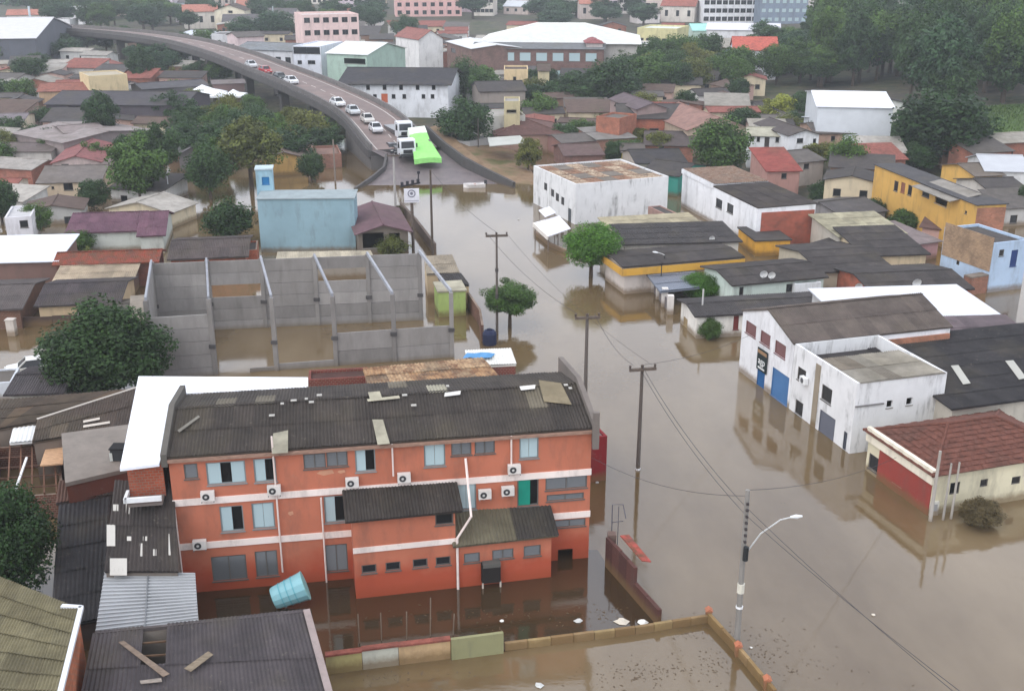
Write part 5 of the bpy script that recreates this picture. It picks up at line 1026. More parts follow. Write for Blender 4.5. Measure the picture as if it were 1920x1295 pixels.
for args in [
 ('big dense dark green mango tree by the concrete frame', 208, 566, 745, 258, 'deep', 'tall', .02, 'mango_tree', True),
 ('bright green tree crown at the left edge above the olive roof', 25, 905, 1120, 190, 'deep', 'round', .05, 'tree', True),
 ('fresh green round tree standing in the flooded street by the yellow band shop', 1108, 420, 518, 116, 'bright', 'round', .2, 'street_tree', True),
 ('small dark green tree with two lobes on the flooded street near the centre', 956, 531, 614, 110, 'mid', 'open', .28, 'street_tree', True),
 ('green bush drowned at the street edge before the white warehouse', 1330, 596, 636, 46, 'mid', 'round', .0, 'shrub', True),
 ('leafy green shrub inside the walled yard by the carport', 1312, 512, 560, 80, 'bright', 'round', .0, 'shrub', True),
 ('brown thorny bush at the water edge of the red tile house', 1836, 934, 982, 82, 'brownish', 'dome', .0, 'shrub', True),
 ('round dark green tree left of the blue block', 430, 374, 458, 100, 'deep', 'round', .1),
 ('large bright green tree on the left between house rows', 265, 254, 380, 112, 'mid', 'round', .1),
 ('tall dark slender tree beside the long dark roof', 198, 170, 280, 76, 'dark', 'tall', .3),
 ('wide olive brown tree behind the blue block', 472, 210, 352, 128, 'olive', 'dome', .2),
 ('dark tree on the lower left side of the olive tree', 395, 268, 372, 90, 'dark', 'round', .1),
 ('dark tree behind the bright green tree on the left', 300, 225, 340, 90, 'dark', 'open', .2),
 ('small dark tree in front of the ochre house', 585, 285, 340, 56, 'dark', 'round', .1),
 ('greenish tree in front of the brown shed below the viaduct', 470, 178, 225, 60, 'mid', 'round', .1),
 ('dark bush at the foot of the white tent', 400, 195, 240, 40, 'dark', 'round', .1),
 ('round dark tree in front of the viaduct on the left', 60, 105, 160, 70, 'dark', 'round', .1),
 ('small bright tree left of the red brown roof', 45, 145, 205, 56, 'mid', 'round', .1),
 ('dark cedar like tree under the viaduct beside the tan block', 268, 85, 172, 56, 'dark', 'tall', .15),
 ('lime green small tree under the viaduct', 328, 116, 150, 34, 'lime', 'round', .1),
 ('dark tree at the left edge beside the beige house', 5, 335, 420, 70, 'dark', 'round', .1),
 ('small green tree at the left beside the white house', 72, 380, 440, 60, 'mid', 'round', .15),
 ('dark shrub in front of the beige house', 178, 335, 390, 60, 'dark', 'round', .0, 'shrub'),
 ('green shrub beside the purple roofed house', 150, 432, 475, 62, 'mid', 'round', .0, 'shrub'),
 ('shrub beside the porch of the purple brown roof', 735, 440, 482, 66, 'olive', 'round', .0, 'shrub'),
 ('dark broad tree right of the viaduct foot', 872, 185, 290, 110, 'dark', 'round', .2),
 ('light green bushy tree at the mud bank edge', 990, 258, 322, 56, 'olive', 'open', .1),
 ('round dark green tree behind the brown hip roof', 1012, 175, 240, 76, 'mid', 'round', .1),
 ('large dark tree mass left of centre rise', 1080, 128, 205, 120, 'dark', 'dome', .1),
 ('wide dark green tree over the brick long building', 1150, 108, 205, 120, 'dark', 'round', .1),
 ('dark tree before the school centre', 1040, 78, 125, 60, 'mid', 'round', .1),
 ('dense tree left of the school', 870, 110, 190, 80, 'dark', 'round', .1),
 ('mid green tree beside the white long building', 910, 130, 200, 70, 'mid', 'open', .1),
 ('small tree in front of the white long building', 763, 160, 205, 26, 'dark', 'round', .4),
 ('large round green tree left of the white houses', 1348, 222, 330, 116, 'mid', 'round', .08),
 ('lime green tree before the white hall', 1462, 176, 240, 88, 'lime', 'dome', .1),
 ('dark tree touching the left side of the white hall', 1508, 172, 240, 62, 'dark', 'round', .1),
 ('round green tree left of the yellow building', 1582, 255, 345, 74, 'mid', 'round', .15),
 ('huge dark tree above the yellow building', 1760, 168, 310, 190, 'deep', 'round', .08),
 ('dark shrub between the white store and the yellow building', 1635, 372, 412, 56, 'dark', 'round', .0, 'shrub'),
 ('light green shrub in front of the yellow building', 1692, 388, 435, 64, 'mid', 'dome', .0, 'shrub'),
 ('dark shrub behind the brick end of the white store', 1535, 340, 382, 46, 'dark', 'round', .0, 'shrub'),
 ('small palm like tree beside the red tin roof', 1430, 285, 330, 34, 'olive', 'open', .3),
 ('dark tree beside the yellow porch house', 1150, 262, 310, 40, 'dark', 'round', .1),
 ('tree by the long white store near the red roofed store', 1325, 60, 130, 66, 'dark', 'round', .1),
 ('tree in front of the pale yellow building', 1215, 58, 90, 40, 'dark', 'round', .1),
 ('dark green tree behind the white gabled house near the school', 760, 28, 78, 56, 'blue', 'round', .1),
 ('tree in front of the pink apartments', 612, 50, 84, 60, 'mid', 'round', .1),
 ('large dark tree left of the pink apartments', 520, 18, 80, 84, 'blue', 'round', .1),
 ('green tree left of the tall mast', 460, 32, 80, 70, 'blue', 'round', .1),
 ('dark tree at the right edge below the yellow building', 1915, 345, 410, 30, 'dark', 'round', .1),
 ('bush at the ramp beside the grey pole', 748, 385, 412, 24, 'brownish', 'open', .0, 'shrub'),
 ('yellowish bush behind the low wall at the left', 170, 460, 520, 30, 'olive', 'open', .0, 'shrub'),
]: tree(*args)
rs = random.Random(21)
def many(n, x0, x1, y0, y1, wr, hr, kinds, shapes, lab, grp, ok=lambda x, y: True):
    k = 0; tries = 0
    while k < n and tries < n*30:
        tries += 1
        px, py = rs.uniform(x0, x1), rs.uniform(y0, y1)
        if not ok(px, py): continue
        p = GT(px, py); d_ = math.hypot(p.x, p.y); w_ = rs.uniform(*wr); kd = rs.choice(kinds)
        sh_, hh = rs.choice(shapes), rs.uniform(*hr); tx, ty = PR(p+Vector((0, 0, hh*.6)))
        lb = ('tall ' if hh > sum(hr)/2 else 'low ')+('broad ' if w_ > sum(wr)/2 else 'narrow ')+lab[kd].split(' tree')[0]+{'round': ' round', 'dome': ' domed', 'tall': ' slender', 'open': ' loose'}[sh_]+' tree '+near(tx, ty)
        tree(lb, px, 0, py, w_*FPX/d_, kd, sh_, rs.uniform(.1, .3), 'tree', False, grp, p.z, 'tree', hh, rs); k += 1
LB = lambda place: {k: f'{v} tree {place}' for k, v in {'dark': 'dark green', 'deep': 'very dark green', 'mid': 'mid green', 'blue': 'bluish green', 'olive': 'olive green', 'bright': 'fresh green', 'lime': 'lime green', 'brownish': 'brownish'}.items()}
# wooded hill on the right
many(62, 1540, 2000, 80, 232, (9, 14), (12, 19), ('dark', 'deep', 'blue', 'dark', 'mid'), ('round', 'tall', 'dome', 'open'), LB('in the wood on the right hillside'), 'trees of the wooded hill', lambda x, y: (x > 1690 or y < 165) and not (1850 < x and y > 205))
many(26, 1400, 1560, 80, 165, (8, 13), (6, 10), ('dark', 'blue', 'mid'), ('round', 'dome', 'open'), LB('in the wood left of the white hall'), 'trees left of the white hall')
many(30, 1150, 1420, 130, 215, (7, 11), (6, 10), ('dark', 'mid', 'dark', 'olive'), ('round', 'dome'), LB('in the grove behind the beige gable house'), 'trees of the central grove', lambda x, y: y < 190 and not(1300 < x < 1400 and y < 150))
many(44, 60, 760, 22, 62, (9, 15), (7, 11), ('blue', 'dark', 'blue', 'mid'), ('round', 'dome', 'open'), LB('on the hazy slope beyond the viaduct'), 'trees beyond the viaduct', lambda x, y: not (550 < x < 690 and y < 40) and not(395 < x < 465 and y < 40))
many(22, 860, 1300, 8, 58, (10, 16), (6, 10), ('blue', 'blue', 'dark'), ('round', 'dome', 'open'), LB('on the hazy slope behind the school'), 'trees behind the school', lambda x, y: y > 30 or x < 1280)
r_ = np.random.RandomState(77); lowc = crown_mesh('far_crown', 61, 26, 26, .16, None, 'dome'); LV = np.empty(len(lowc.vertices)*3, np.float32); lowc.vertices.foreach_get('co', LV); LV = LV.reshape(-1, 3); LT = np.empty(len(LV), np.float32); lowc.attributes['tone'].data.foreach_get('value', LT)
VV = []; TT = []
for k in range(190):                                      # far-off trees that read as one mass
    px, py = r_.uniform(-40, 1960), r_.uniform(-55, 26)
    if 730 < px < 875 or 1275 < px < 1520: continue
    p = GT(px, py); s_ = r_.uniform(5, 8.5); VV.append(LV*np.array([s_, s_, s_*.62])+np.array([p.x, p.y, p.z+s_*.5])); TT.append(np.clip(LT+r_.normal()*.15, 0, 1))
for k in range(150):                                      # the wood goes on past both sides of the picture
    px, py = (r_.uniform(-620, -70) if r_.rand() < .6 else r_.uniform(2010, 2400)), r_.uniform(20, 330)
    p = GT(px, py); s_ = r_.uniform(3, 5); VV.append(LV*np.array([s_, s_, s_*.7])+np.array([p.x, p.y, max(p.z, -.5)+s_*.6])); TT.append(np.clip(LT+r_.normal()*.15, 0, 1))
VV = np.concatenate(VV); tag(obj('far_and_side_wood', numpy_mesh('far_and_side_wood', VV, np.arange(len(VV)).reshape(-1, 4), M('leaf', LEAVES['blue']), np.concatenate(TT))), 'mass of hazy trees in the far town, with unseen nearer trees past both sides', 'wood', kind='stuff')
many(32, 0, 430, 88, 160, (6, 10), (4.5, 7.5), ('dark', 'blue', 'mid', 'dark'), ('round', 'dome', 'open'), LB('in the strip below the viaduct at the left'), 'trees below the viaduct', lambda x, y: not(160 < x < 245 and y > 120))
many(26, 320, 640, 215, 335, (5.5, 9), (5, 8), ('dark', 'mid', 'olive'), ('round', 'open'), LB('in the flooded gardens behind the blue block'), 'trees of the flooded gardens', lambda x, y: y > 240+(x-330)*.1)
many(14, 860, 1130, 170, 215, (5, 8), (4, 6), ('dark', 'mid'), ('round', 'dome'), LB('between the houses right of the viaduct'), 'trees right of the viaduct')
many(12, 1640, 1900, 270, 330, (4, 7), (3, 5), ('dark', 'mid', 'deep'), ('round', 'dome'), LB('at the foot of the hill behind the yellow building'), 'trees at the hill foot', lambda x, y: x < 1850)
# grassy slope on the right
n = N('meadow'); v = n.pos(); a = n.mix(n.mapr(n.noise(.35, 6, v, .7), .35, .65), lin((62, 84, 38)), lin((84, 106, 52))); n.col(a); n.rough(.9); n.bump(n.noise(3, 4, v), .6, .15)
gx, gy = np.arange(66, 120, 3), np.arange(165, 215, 3)
tag(grid_sheet('meadow', list(gx), list(gy), lambda x, y: gz(x, y)+.06, n.m), 'bright green grassy slope below the wood')
rg = np.random.RandomState(3); K = 9000
X = rg.uniform(67, 118, K); Y = rg.uniform(166, 212, K); Z = np.array([gz(a, b) for a, b in zip(X, Y)])+.05
A = rg.uniform(0, 6.28, K); ww = .12; hh = rg.uniform(.25, .6, K); dx, dy = np.cos(A)*ww, np.sin(A)*ww
V = np.stack([np.stack([X-dx, Y-dy, Z], 1), np.stack([X+dx, Y+dy, Z], 1), np.stack([X+dy*2, Y-dx*2, Z+hh], 1)], 1).reshape(-1, 3)
tag(obj('grass', numpy_mesh('grass', V, np.arange(len(V)).reshape(-1, 3), M('leaf', (72, 94, 42)), rg.uniform(0, 1, len(V)))), 'tufts of grass on the slope below the wood', 'grass', kind='stuff')
# lawn behind the ramp in front of the long white building
P4 = [(700, 205), (800, 212), (850, 225), (770, 235), (720, 220)]

many(28, 0, 400, 190, 335, (4, 7), (3.5, 6), ('dark', 'mid', 'dark', 'olive'), ('round', 'open', 'dome'), LB('squeezed between the left side houses'), 'garden trees on the left', lambda x, y: y > 190+max(0, x-330)*.25)
many(24, 1000, 1640, 190, 330, (4, 7), (3.5, 6), ('dark', 'mid', 'dark', 'olive'), ('round', 'open', 'dome'), LB('squeezed between the right side houses'), 'garden trees on the right', lambda x, y: not (1270 < x < 1440 and y > 300))
# ------------------------------------------------------------------ poles, wires, vehicles, walls, small things
POLE = M('concrete', (94, 87, 81)); WOODP = M('wood', (92, 82, 74))
TOPS = {}
def pole(key, label, pb, ptop, r=.15, arm=None, lamp=None, lean=0, name='utility_pole', z=0, cat='utility pole', mat=None, bands=()):
    p = G(*pb, z); H_ = hgt(p, ptop)-z; q = G(*ptop, z+H_); top = Vector((0, 0, H_))
    d_ = ray(*ptop); k = (H_+z-CAMH)/d_.z; q = Vector((d_.x*k, d_.y*k, 0)); top = Vector((q.x-p.x, 0, H_)) if lean else top
    t = thing(name, label, cat, (p.x, p.y, z-1.2))
    b = MB(); b.tube([(0, 0, 0), (top.x, top.y, H_+1.2)], [r, r*.66], 8); b.build('pole', mat or POLE, t)
    up = Vector((0, 0, 1.2))
    if arm:
        w_, ang = arm; ca, sa = math.cos(ang), math.sin(ang); c = top+up-Vector((0, 0, .25)); dv = Vector((ca, sa, 0))*w_/2
        b = MB(); b.bar(c-dv+Vector((sa, -ca, 0))*.13, c+dv+Vector((sa, -ca, 0))*.13, .16, .18); b.build('crossarm', WOODP, t)
        for u_ in (-.95, -.05, .9):
            e = c+dv*u_+Vector((sa, -ca, 0))*.13; MB().tube([e+Vector((0, 0, .09)), e+Vector((0, 0, .3))], [.06, .09], 6).build('insulator', M('plain', (84, 74, 68)), t)
    for f_, l_, m_ in bands:
        e = up+top*f_; MB().tube([e, e+Vector((0, 0, l_))], r*1.12, 8).build('band', m_, t)
    if lamp:
        a, rise, out = lamp; c = top+up; dv = Vector((math.cos(a), math.sin(a), 0))
        f0 = c-Vector((0, 0, H_*.42)) if out > 1 else c
        b = MB(); b.tube([f0, f0+dv*out*.35+Vector((0, 0, rise*.62)), f0+dv*out*.75+Vector((0, 0, rise*.95)), f0+dv*out+Vector((0, 0, rise))], .034, 6); b.build('lamp_arm', M('metal', (190, 190, 188)), t)
        e = f0+dv*out+Vector((0, 0, rise)); m = MB(); m.tube([e-dv*.1, e+dv*.2, e+dv*.48], [.05, .11, .05], 8); m.build('lamp_head', M('plain', (220, 222, 222)), t)
    TOPS[key] = (p+top, t); return t
pole('a', 'utility pole with a crossarm behind the right corner of the orange building', (1096, 800), (1100, 588), .16, (1.75, .12))
pole('b', 'utility pole with a crossarm standing in the middle of the flooded street', (1196, 880), (1205, 684), .15, (1.75, .18), bands=((.0, .12, WHITE),))
pole('c', 'thin concrete pole with curved street lamp arm near the lower right', (1381, 1212), (1402, 918), .16, None, (.15, 2.0, 2.3), 1, mat=CO_(140, 136, 130), bands=((.36, .5, M('plain', (206, 202, 188))), (.26, .1, WHITE)))
t = TOPS['c'][1]
tv = TOPS['c'][0]-Vector((t.location.x, t.location.y, 0)); xz = lambda z_: tv.x*(z_-1.2)/tv.z
for k in range(7): z_ = 9.1-k*.33; MB().box((xz(z_)-.06, -.24, z_-.045), (xz(z_)+.06, -.1, z_+.045)).build('insulator', M('plain', (64, 58, 58)), t)
MB().tube([(xz(6.5)+.05, -.28, 6.2), (xz(6.5)+.05, -.28, 6.9)], .13, 8).build('transformer', M('plain', (40, 42, 44)), t)
pole('d', 'dark tall pole on the flooded street in front of the ramp', (811, 478), (808, 318), .16, mat=WOODP)
pole('e', 'pale pole with a crossarm just left of the small street tree', (932, 625), (936, 436), .13, (1.9, .1), bands=((.3, .9, M('plain', (70, 66, 64))), (.62, .3, M('plain', (70, 66, 64)))))
pole('f', 'pale concrete pole at the left edge of the ramp', (742, 405), (735, 288), .19, (1.6, .1), mat=CO_(170, 166, 162))
pole('g', 'thin street lamp pole with two white lamp heads beside the yellow band shop', (1243, 540), (1240, 478), .08, None, (2.6, .15, .8), name='street_lamp', cat='street lamp', mat=M('plain', (60, 60, 62)))
pole('h', 'dark thin pole inside the walled yard beside the carport', (1238, 552), (1240, 492), .07, name='pole', cat='pole', mat=M('plain', (50, 48, 48)))
pole('i', 'white concrete post in front of the long dark roof house', (1314, 622), (1316, 542), .11, mat=CO_(186, 184, 180), name='post', cat='post')
pole('j', 'grey lamp post beside the broad dark tree right of the ramp', (897, 296), (893, 222), .12, None, (2.6, .5, 2.0), name='street_lamp', cat='street lamp', z=0)
pole('k', 'tall thin light mast on the hazy slope left of the pink apartments', (516, 80), (514, 12), .28, name='light_mast', cat='mast', z=2.5, mat=M('metal', (170, 180, 182)))
pole('l', 'thin pale mast below the left end of the viaduct', (96, 110), (90, 40), .22, name='light_mast', cat='mast', z=2, mat=M('metal', (190, 194, 196)))
pole('m', 'thick white sculpted mast beside the big grey roof at the top left', (62, 72), (60, 12), .5, name='mast', cat='mast', z=4, mat=M('plain', (206, 216, 222)))
pole('n', 'brownish utility pole at the water between olive tree and viaduct', (629, 345), (627, 262), .14, z=0, mat=CO_(140, 128, 118))
pole('o', 'thin pole in front of the school right of centre', (1297, 150), (1295, 80), .18, z=1.4, mat=CO_(120, 116, 112))
pole('p', 'white lamp post on the left between bright green tree and grey pagoda roof', (318, 375), (320, 322), .09, None, (1.2, .1, .4), name='street_lamp', cat='street lamp', mat=M('plain', (200, 202, 204)))
for i, (pb, pt_, lab) in enumerate((((1744, 976), (1742, 842), 'leftmost grey pole at the corner of the red tile house'), ((1768, 974), (1768, 866), 'middle pale pole in front of the cream wall'), ((1783, 972), (1784, 864), 'right pale pole in front of the cream wall'))): pole('q%d' % i, lab, pb, pt_, .09 if i else .13, name='pole', cat='pole', mat=CO_(166, 160, 152))
def wire(pts, sag, lab, r=.018):
    b = MB()
    for p, q in zip(pts, pts[1:]):
        p, q = Vector(p), Vector(q); b.tube([p.lerp(q, k/10)-Vector((0, 0, sag*4*(k/10)*(1-k/10))) for k in range(11)], r, 4, False)
    tag(b.build('power_line', M('plain', (70, 66, 66))), lab, 'power line', 'power lines over the street')
ta, tb, tc, te, td, tf_ = (TOPS[k][0] for k in 'abcedf')
off = Vector((3.4, -28, -.5))
for k, dz in enumerate((-.3, -.7)):
    wire([tb+Vector((0, 0, dz+.2)), tc+Vector((0, 0, dz-.6)), tc+Vector((8.5+.8*k, -22, -1))], .5, 'thin wire between the street pole and the lamp pole, '+('upper' if k == 0 else 'lower')+' one')
wire([te+Vector((-.8, 0, -.1)), ta+Vector((-.7, 0, 0))], .6, 'thin wire from the pale pole to the pole behind the orange building')
wire([ta+Vector((.5, 0, 0)), tb+Vector((-.6, 0, 0))], .5, 'thin wire between the two crossarm poles')
wire([tb, wh.fwd @ Vector((2, 0, 5.2))], .4, 'service wire from the street pole to the white warehouse', .012)
wire([ta, oB.fwd @ Vector((oB.L, 2, 9.0))], .2, 'short service wire from the pole to the roof corner of the orange building', .012)
wire([tc, rh.fwd @ Vector((3, 0, 3.6))], .5, 'service wire from the lamp pole to the red tile house', .012)
wire([tc+Vector((0, 0, -.3)), oB.fwd @ Vector((oB.L, 0, 7.5))], .6, 'service wire from the lamp pole to the front corner of the orange building', .012)
wire([te+Vector((.8, 0, 0)), tb+Vector((.6, 0, 0))], .8, 'long thin wire from the pale pole to the street pole', .012)
wire([td, te], .5, 'thin wire from the dark pole to the pale pole')
# sign box on a pole at the street
p = G(775, 470); t = thing('street_sign', 'white square sign board with a round emblem on a tall dark post', 'sign', (p.x, p.y, -1.2), .1)
H_ = hgt(p, (770, 352)); MB().tube([(0, 0, 0), (0, 0, H_+1.3)], .17, 8).build('post', WOODP, t)
w_ = 28*p.length/FPX*1.02; MB().box((-w_/2, -.34, H_-.4), (w_/2, -.16, H_+1.15)).build('board', M('plain', (214, 214, 220)), t)
b = MB(); ring = [(.38*math.cos(k*math.pi/10), -.35, H_+.62+.38*math.sin(k*math.pi/10)) for k in range(21)]; b.tube(ring, .06, 5, False); b.tube([(0, -.36, H_+.62), (0, -.34, H_+.62)], .17, 10); b.build('emblem', M('plain', (120, 120, 132)), t)
b = MB(); b.box((-w_*.46, -.35, H_-.28), (w_*.46, -.342, H_-.12)); b.build('lower_band', M('plain', (170, 170, 178)), t)
b = MB(); b.bar((-w_*.75, -.1, H_+1.35), (w_*.6, -.1, H_+1.75), .16); 
for k in range(4): x_ = -w_*.6+k*w_*.35; b.box((x_-.16, -.3, H_+1.45+.1*k), (x_+.16, .05, H_+1.85+.1*k))
b.tube([(w_*.45, -.1, H_+1.6), (w_*.5, -.1, H_+2.9)], .07); b.box((w_*.5-.16, -.2, H_+2.75), (w_*.5+.16, .1, H_+3.0)); b.build('floodlights', M('plain', (44, 44, 50)), t)
# dark wall along the street beside the porch
b = MB(); pts = [G(752, 398), G(782, 432), G(816, 478)]
for p, q in zip(pts, pts[1:]): b.bar(p+Vector((0, 0, .3)), q+Vector((0, 0, .3)), .3, 2.0)
tag(b.build('street_wall', M('concrete', (92, 80, 72))), 'dark low wall along the left street edge under the sign', 'wall')
# walls around the flooded yard in the foreground
def wall_line(label, pts, h0, mats, name='yard_wall', th=.18, step=None, cap=None):
    P_ = [G(*q) for q in pts]; o_ = P_[0]; t = thing(name, label, 'wall', (o_.x, o_.y, -1.2)); k = 0
    for p, q in zip(P_, P_[1:]):
        n_ = max(1, round((q-p).length/(step or 2.2))); d_ = (q-p).normalized()
        for i in range(n_):
            a, c = p.lerp(q, i/n_)-o_, p.lerp(q, (i+1)/n_)-o_; hh = h0*random.uniform(.94, 1.05)
            MB().bar(a+Vector((0, 0, .6+hh/2))+d_*.012, c+Vector((0, 0, .6+hh/2))-d_*.012, th, 1.2+hh).build('wall_panel', mats[k % len(mats)], t); k += 1
            if cap: MB().bar(a+Vector((0, 0, 1.2+hh+.05)), c+Vector((0, 0, 1.2+hh+.05)), th+.14, .1).build('coping', cap, t)
    return t
wall_line('crumbling garden wall of pale panels with a red tiled cap in the foreground water', [(612, 1262), (680, 1253), (748, 1244), (845, 1232)], 1.05, [PL(176, 164, 112), PL(190, 190, 176), PL(196, 166, 126)], cap=TI(140, 82, 70), step=2.0)
wall_line('mossy green stretch of the foreground garden wall', [(846, 1235), (944, 1222)], 1.15, [M('grimy', (142, 140, 104))], step=2.9)
wall_line('low eroded foreground wall ending at the street corner', [(946, 1218), (1075, 1202), (1190, 1187), (1328, 1165)], .42, [PL(150, 126, 92), PL(172, 150, 106), PL(136, 110, 76)], step=1.1)
wall_line('low wall running from the yard corner to the bottom edge', [(1328, 1165), (1380, 1222), (1452, 1310)], .5, [PL(146, 120, 78), PL(128, 102, 66), PL(168, 140, 100)], step=1.3)
for px, py, lab in ((1328, 1162, 'small orange gatepost at the corner of the foreground wall'), (1383, 1228, 'orange gatepost beside the lamp pole on the foreground wall'), (1437, 1292, 'orange gatepost at the bottom edge')):
    p = G(px, py); t = thing('gatepost', lab, 'post', (p.x, p.y, -1)); MB().box((-.14, -.14, 0), (.14, .14, 1.6)).build('shaft', PL(176, 116, 88), t); MB().prism([(-.19, 1.6), (.19, 1.6), (0, 1.74)], -.19, .19).build('cap', PL(180, 112, 84), t)
for px, py, w_, h_ in ((0, 0, 0, 0),)[:0]: pass
# dark red side wall with a sloping coping beside the orange building
wall_line('tall dark reddish slatted wall right of the orange building with a red strip on top', [(1137, 1060), (1162, 1088), (1190, 1120)], 1.75, [PL(78, 50, 46), PL(90, 58, 52)], step=.9, th=.2)
wall_line('low dark reddish wall continuing to the yard corner', [(1190, 1120), (1236, 1172)], .95, [PL(84, 54, 48)], step=1.1, th=.22)
p = G(1150, 1058); t = thing('gate_frame', 'bent thin metal gate frame beside a red strip roof right of the orange building', 'gate', (p.x, p.y, -.6))
o_ = Vector(t.location); a, c = G(1163, 1003, 2.0)-o_, G(1204, 1050, 2.0)-o_; MB().slab([a, c, c+Vector((.5, .15, -.15)), a+Vector((.5, .25, -.1))], .06).build('red_strip', M('rust', (176, 78, 70)), t)
b = MB(); b.tube([(-.1, .5, .4), (-.1, .6, 4.0), (.5, .8, 3.9), (.65, .5, 3.2)], .035); b.tube([(-.1, .6, 2.9), (.5, .4, 3.1)], .03); b.tube([(.25, .6, 1.5), (.25, .6, 3.9)], .025); b.build('bent_bars', M('plain', (96, 92, 96)), t)
MB().box((-.35, -.1, 0), (.1, .35, 2.5)).build('pillar', PL(112, 92, 84), t)
# blue water tank floating by the orange wall
p = G(546, 1140); t = thing('blue_tank', 'battered light blue water tank half sunk beside the orange wall', 'water tank', (p.x, p.y, .1), 0)
b = MB(); ax = Vector((.93, .25, .3)).normalized(); c0 = Vector((-.85, -.1, .55)); b.tube([c0, c0+ax*.15, c0+ax*1.55, c0+ax*1.7], [.54, .59, .74, .76], 14); b.build('body', M('metal', (132, 182, 190)), t)
b = MB()
for k in (.45, .8, 1.15): b.tube([c0+ax*k, c0+ax*(k+.05)], (.61+.1*k), 14, False)
b.build('rib', M('plain', (100, 168, 180)), t); b = MB(); b.tube([c0+ax*1.7, c0+ax*1.74], .78, 14); b.build('rim', M('plain', (140, 190, 190)), t)
# dark box stand in front of the annex, white frame with torn net
p = G(920, 1096); t = thing('meter_stand', 'dark square box stand with pale legs in front of the annex wall', 'box', (p.x, p.y, -.6), .17)
MB().box((-.5, -.3, .9), (.5, .25, 2.0)).build('box', M('plain', (38, 34, 32)), t); MB().box((-.45, -.34, 1.85), (.5, .2, 2.06)).build('lid', M('plain', (92, 90, 86)), t)
for x_ in (-.5, .45): MB().box((x_, -.3, 0), (x_+.08, -.22, .95)).build('leg', M('plain', (196, 186, 176)), t)
p = G(712, 1112); t = thing('pipe_frame', 'thin white pipe post with a horizontal bar and torn netting before the annex', 'frame', (p.x, p.y, -.5), .17)
MB().tube([(0, 0, 0), (0, 0, 2.55)], .045).build('post', WHITE, t); MB().tube([(-.05, 0, 2.55), (1.6, 0, 2.75)], .04).build('bar', WHITE, t)
b = MB(); rn = random.Random(4)
for k in range(16): a = Vector((1.0+.1*k*.9, -.02, 2.7)); b.tube([a, a+Vector((rn.uniform(-.4, .4), rn.uniform(-.1, .1), -rn.uniform(.2, .8)))], .012, 3, False)
b.build('netting', M('plain', (206, 190, 184)), t)
# rebar posts behind the foreground wall
for k, (px, py, pt_) in enumerate(((674, 1185, 1150), (715, 1180, 1148), (762, 1178, 1146), (806, 1172, 1120), (848, 1170, 1150))):
    p = G(px, py+20); H_ = max(.5, hgt(p, (px, pt_))); t = thing('thin_stake', 'thin grey stake sticking out of the water behind the garden wall', 'stake', (p.x, p.y, -.6), 0, 'stakes behind the garden wall'); MB().tube([(0, 0, 0), (.03*k, 0, H_+.6)], .03, 5).build('stake', M('plain', (120, 108, 96)), t)
# white sloping wall and meter box at the red tile house
b = MB(); pts = [(G(1800, 948), .9), (G(1850, 938), 1.2), (G(1935, 925), 1.4)]
for (p, a), (q, c) in zip(pts, pts[1:]): b.slab([p+Vector((0, 0, a)), q+Vector((0, 0, c)), q+Vector((.3, 1.1, c)), p+Vector((.3, 1.1, a))], 1.6)
tag(b.build('white_wall', PL(214, 210, 204)), 'thick pale sloping wall along the water at the right edge', 'wall')
p = G(1746, 962); t = thing('meter_box', 'small white meter pillar at the corner of the red tile house', 'box', (p.x, p.y, -.4)); MB().box((-.3, -.25, 0), (.3, .25, 1.3)).build('pillar', PL(210, 208, 200), t); MB().box((-.2, -.27, .7), (.2, -.25, 1.15)).build('cover', M('plain', (150, 150, 150)), t)
# street wall with white pillars by the yard
t = thing('yard_fence', 'low fence with white pillars around the yard beside the street', 'fence', (*G(1212, 528)[:2], -1.2)); o_ = Vector(t.location); a, c = G(1207, 522), G(1256, 588)
for k in range(6):
    p = a.lerp(c, k/5)-o_; MB().box((p.x-.28, p.y-.28, 0), (p.x+.28, p.y+.28, 3.0)).build('pillar', PL(214, 208, 202), t)
    if k < 5: q = a.lerp(c, (k+1)/5)-o_; MB().bar((p.x, p.y, 1.5), (q.x, q.y, 1.5), .1, 1.5).build('fence_panel', M('plain', (110, 104, 104)), t)
# white awnings on the street corner by the commercial building
r, Q, ro = plane_roof('white_awning', 'large white awning on posts at the water edge by the commercial building', 'awning', ((1000, 418), (1027, 443), (1070, 428), (1048, 404)), (2.0, 2.0, 2.1, 2.1), M('plain', (228, 228, 236)), None, sheet=False, t=.12)
for q in Q: MB().tube([(q.x*.9, q.y*.9, -.4), (q.x*.9, q.y*.9, q.z-.1)], .06).build('post', M('plain', (120, 110, 104)), r)
MB().bar(Q[0]+Vector((0, 0, -.2)), Q[1]+Vector((0, 0, -.2)), .14, .45).build('valance', M('plain', (220, 214, 206)), r)
r, Q, ro = plane_roof('white_awning', 'smaller white awning behind the large one by the commercial building', 'awning', ((1010, 394), (1022, 406), (1042, 398), (1030, 387)), (2.5, 2.5, 2.6, 2.6), M('plain', (226, 226, 234)), None, sheet=False, t=.1)
for q in Q: MB().tube([(q.x*.9, q.y*.9, -.4), (q.x*.9, q.y*.9, q.z-.1)], .05).build('post', M('plain', (120, 110, 104)), r)
wall_line('low stone quay wall under the white awnings', [(1003, 440), (1030, 462), (1062, 476)], .5, [PL(150, 130, 116)], step=2.5)
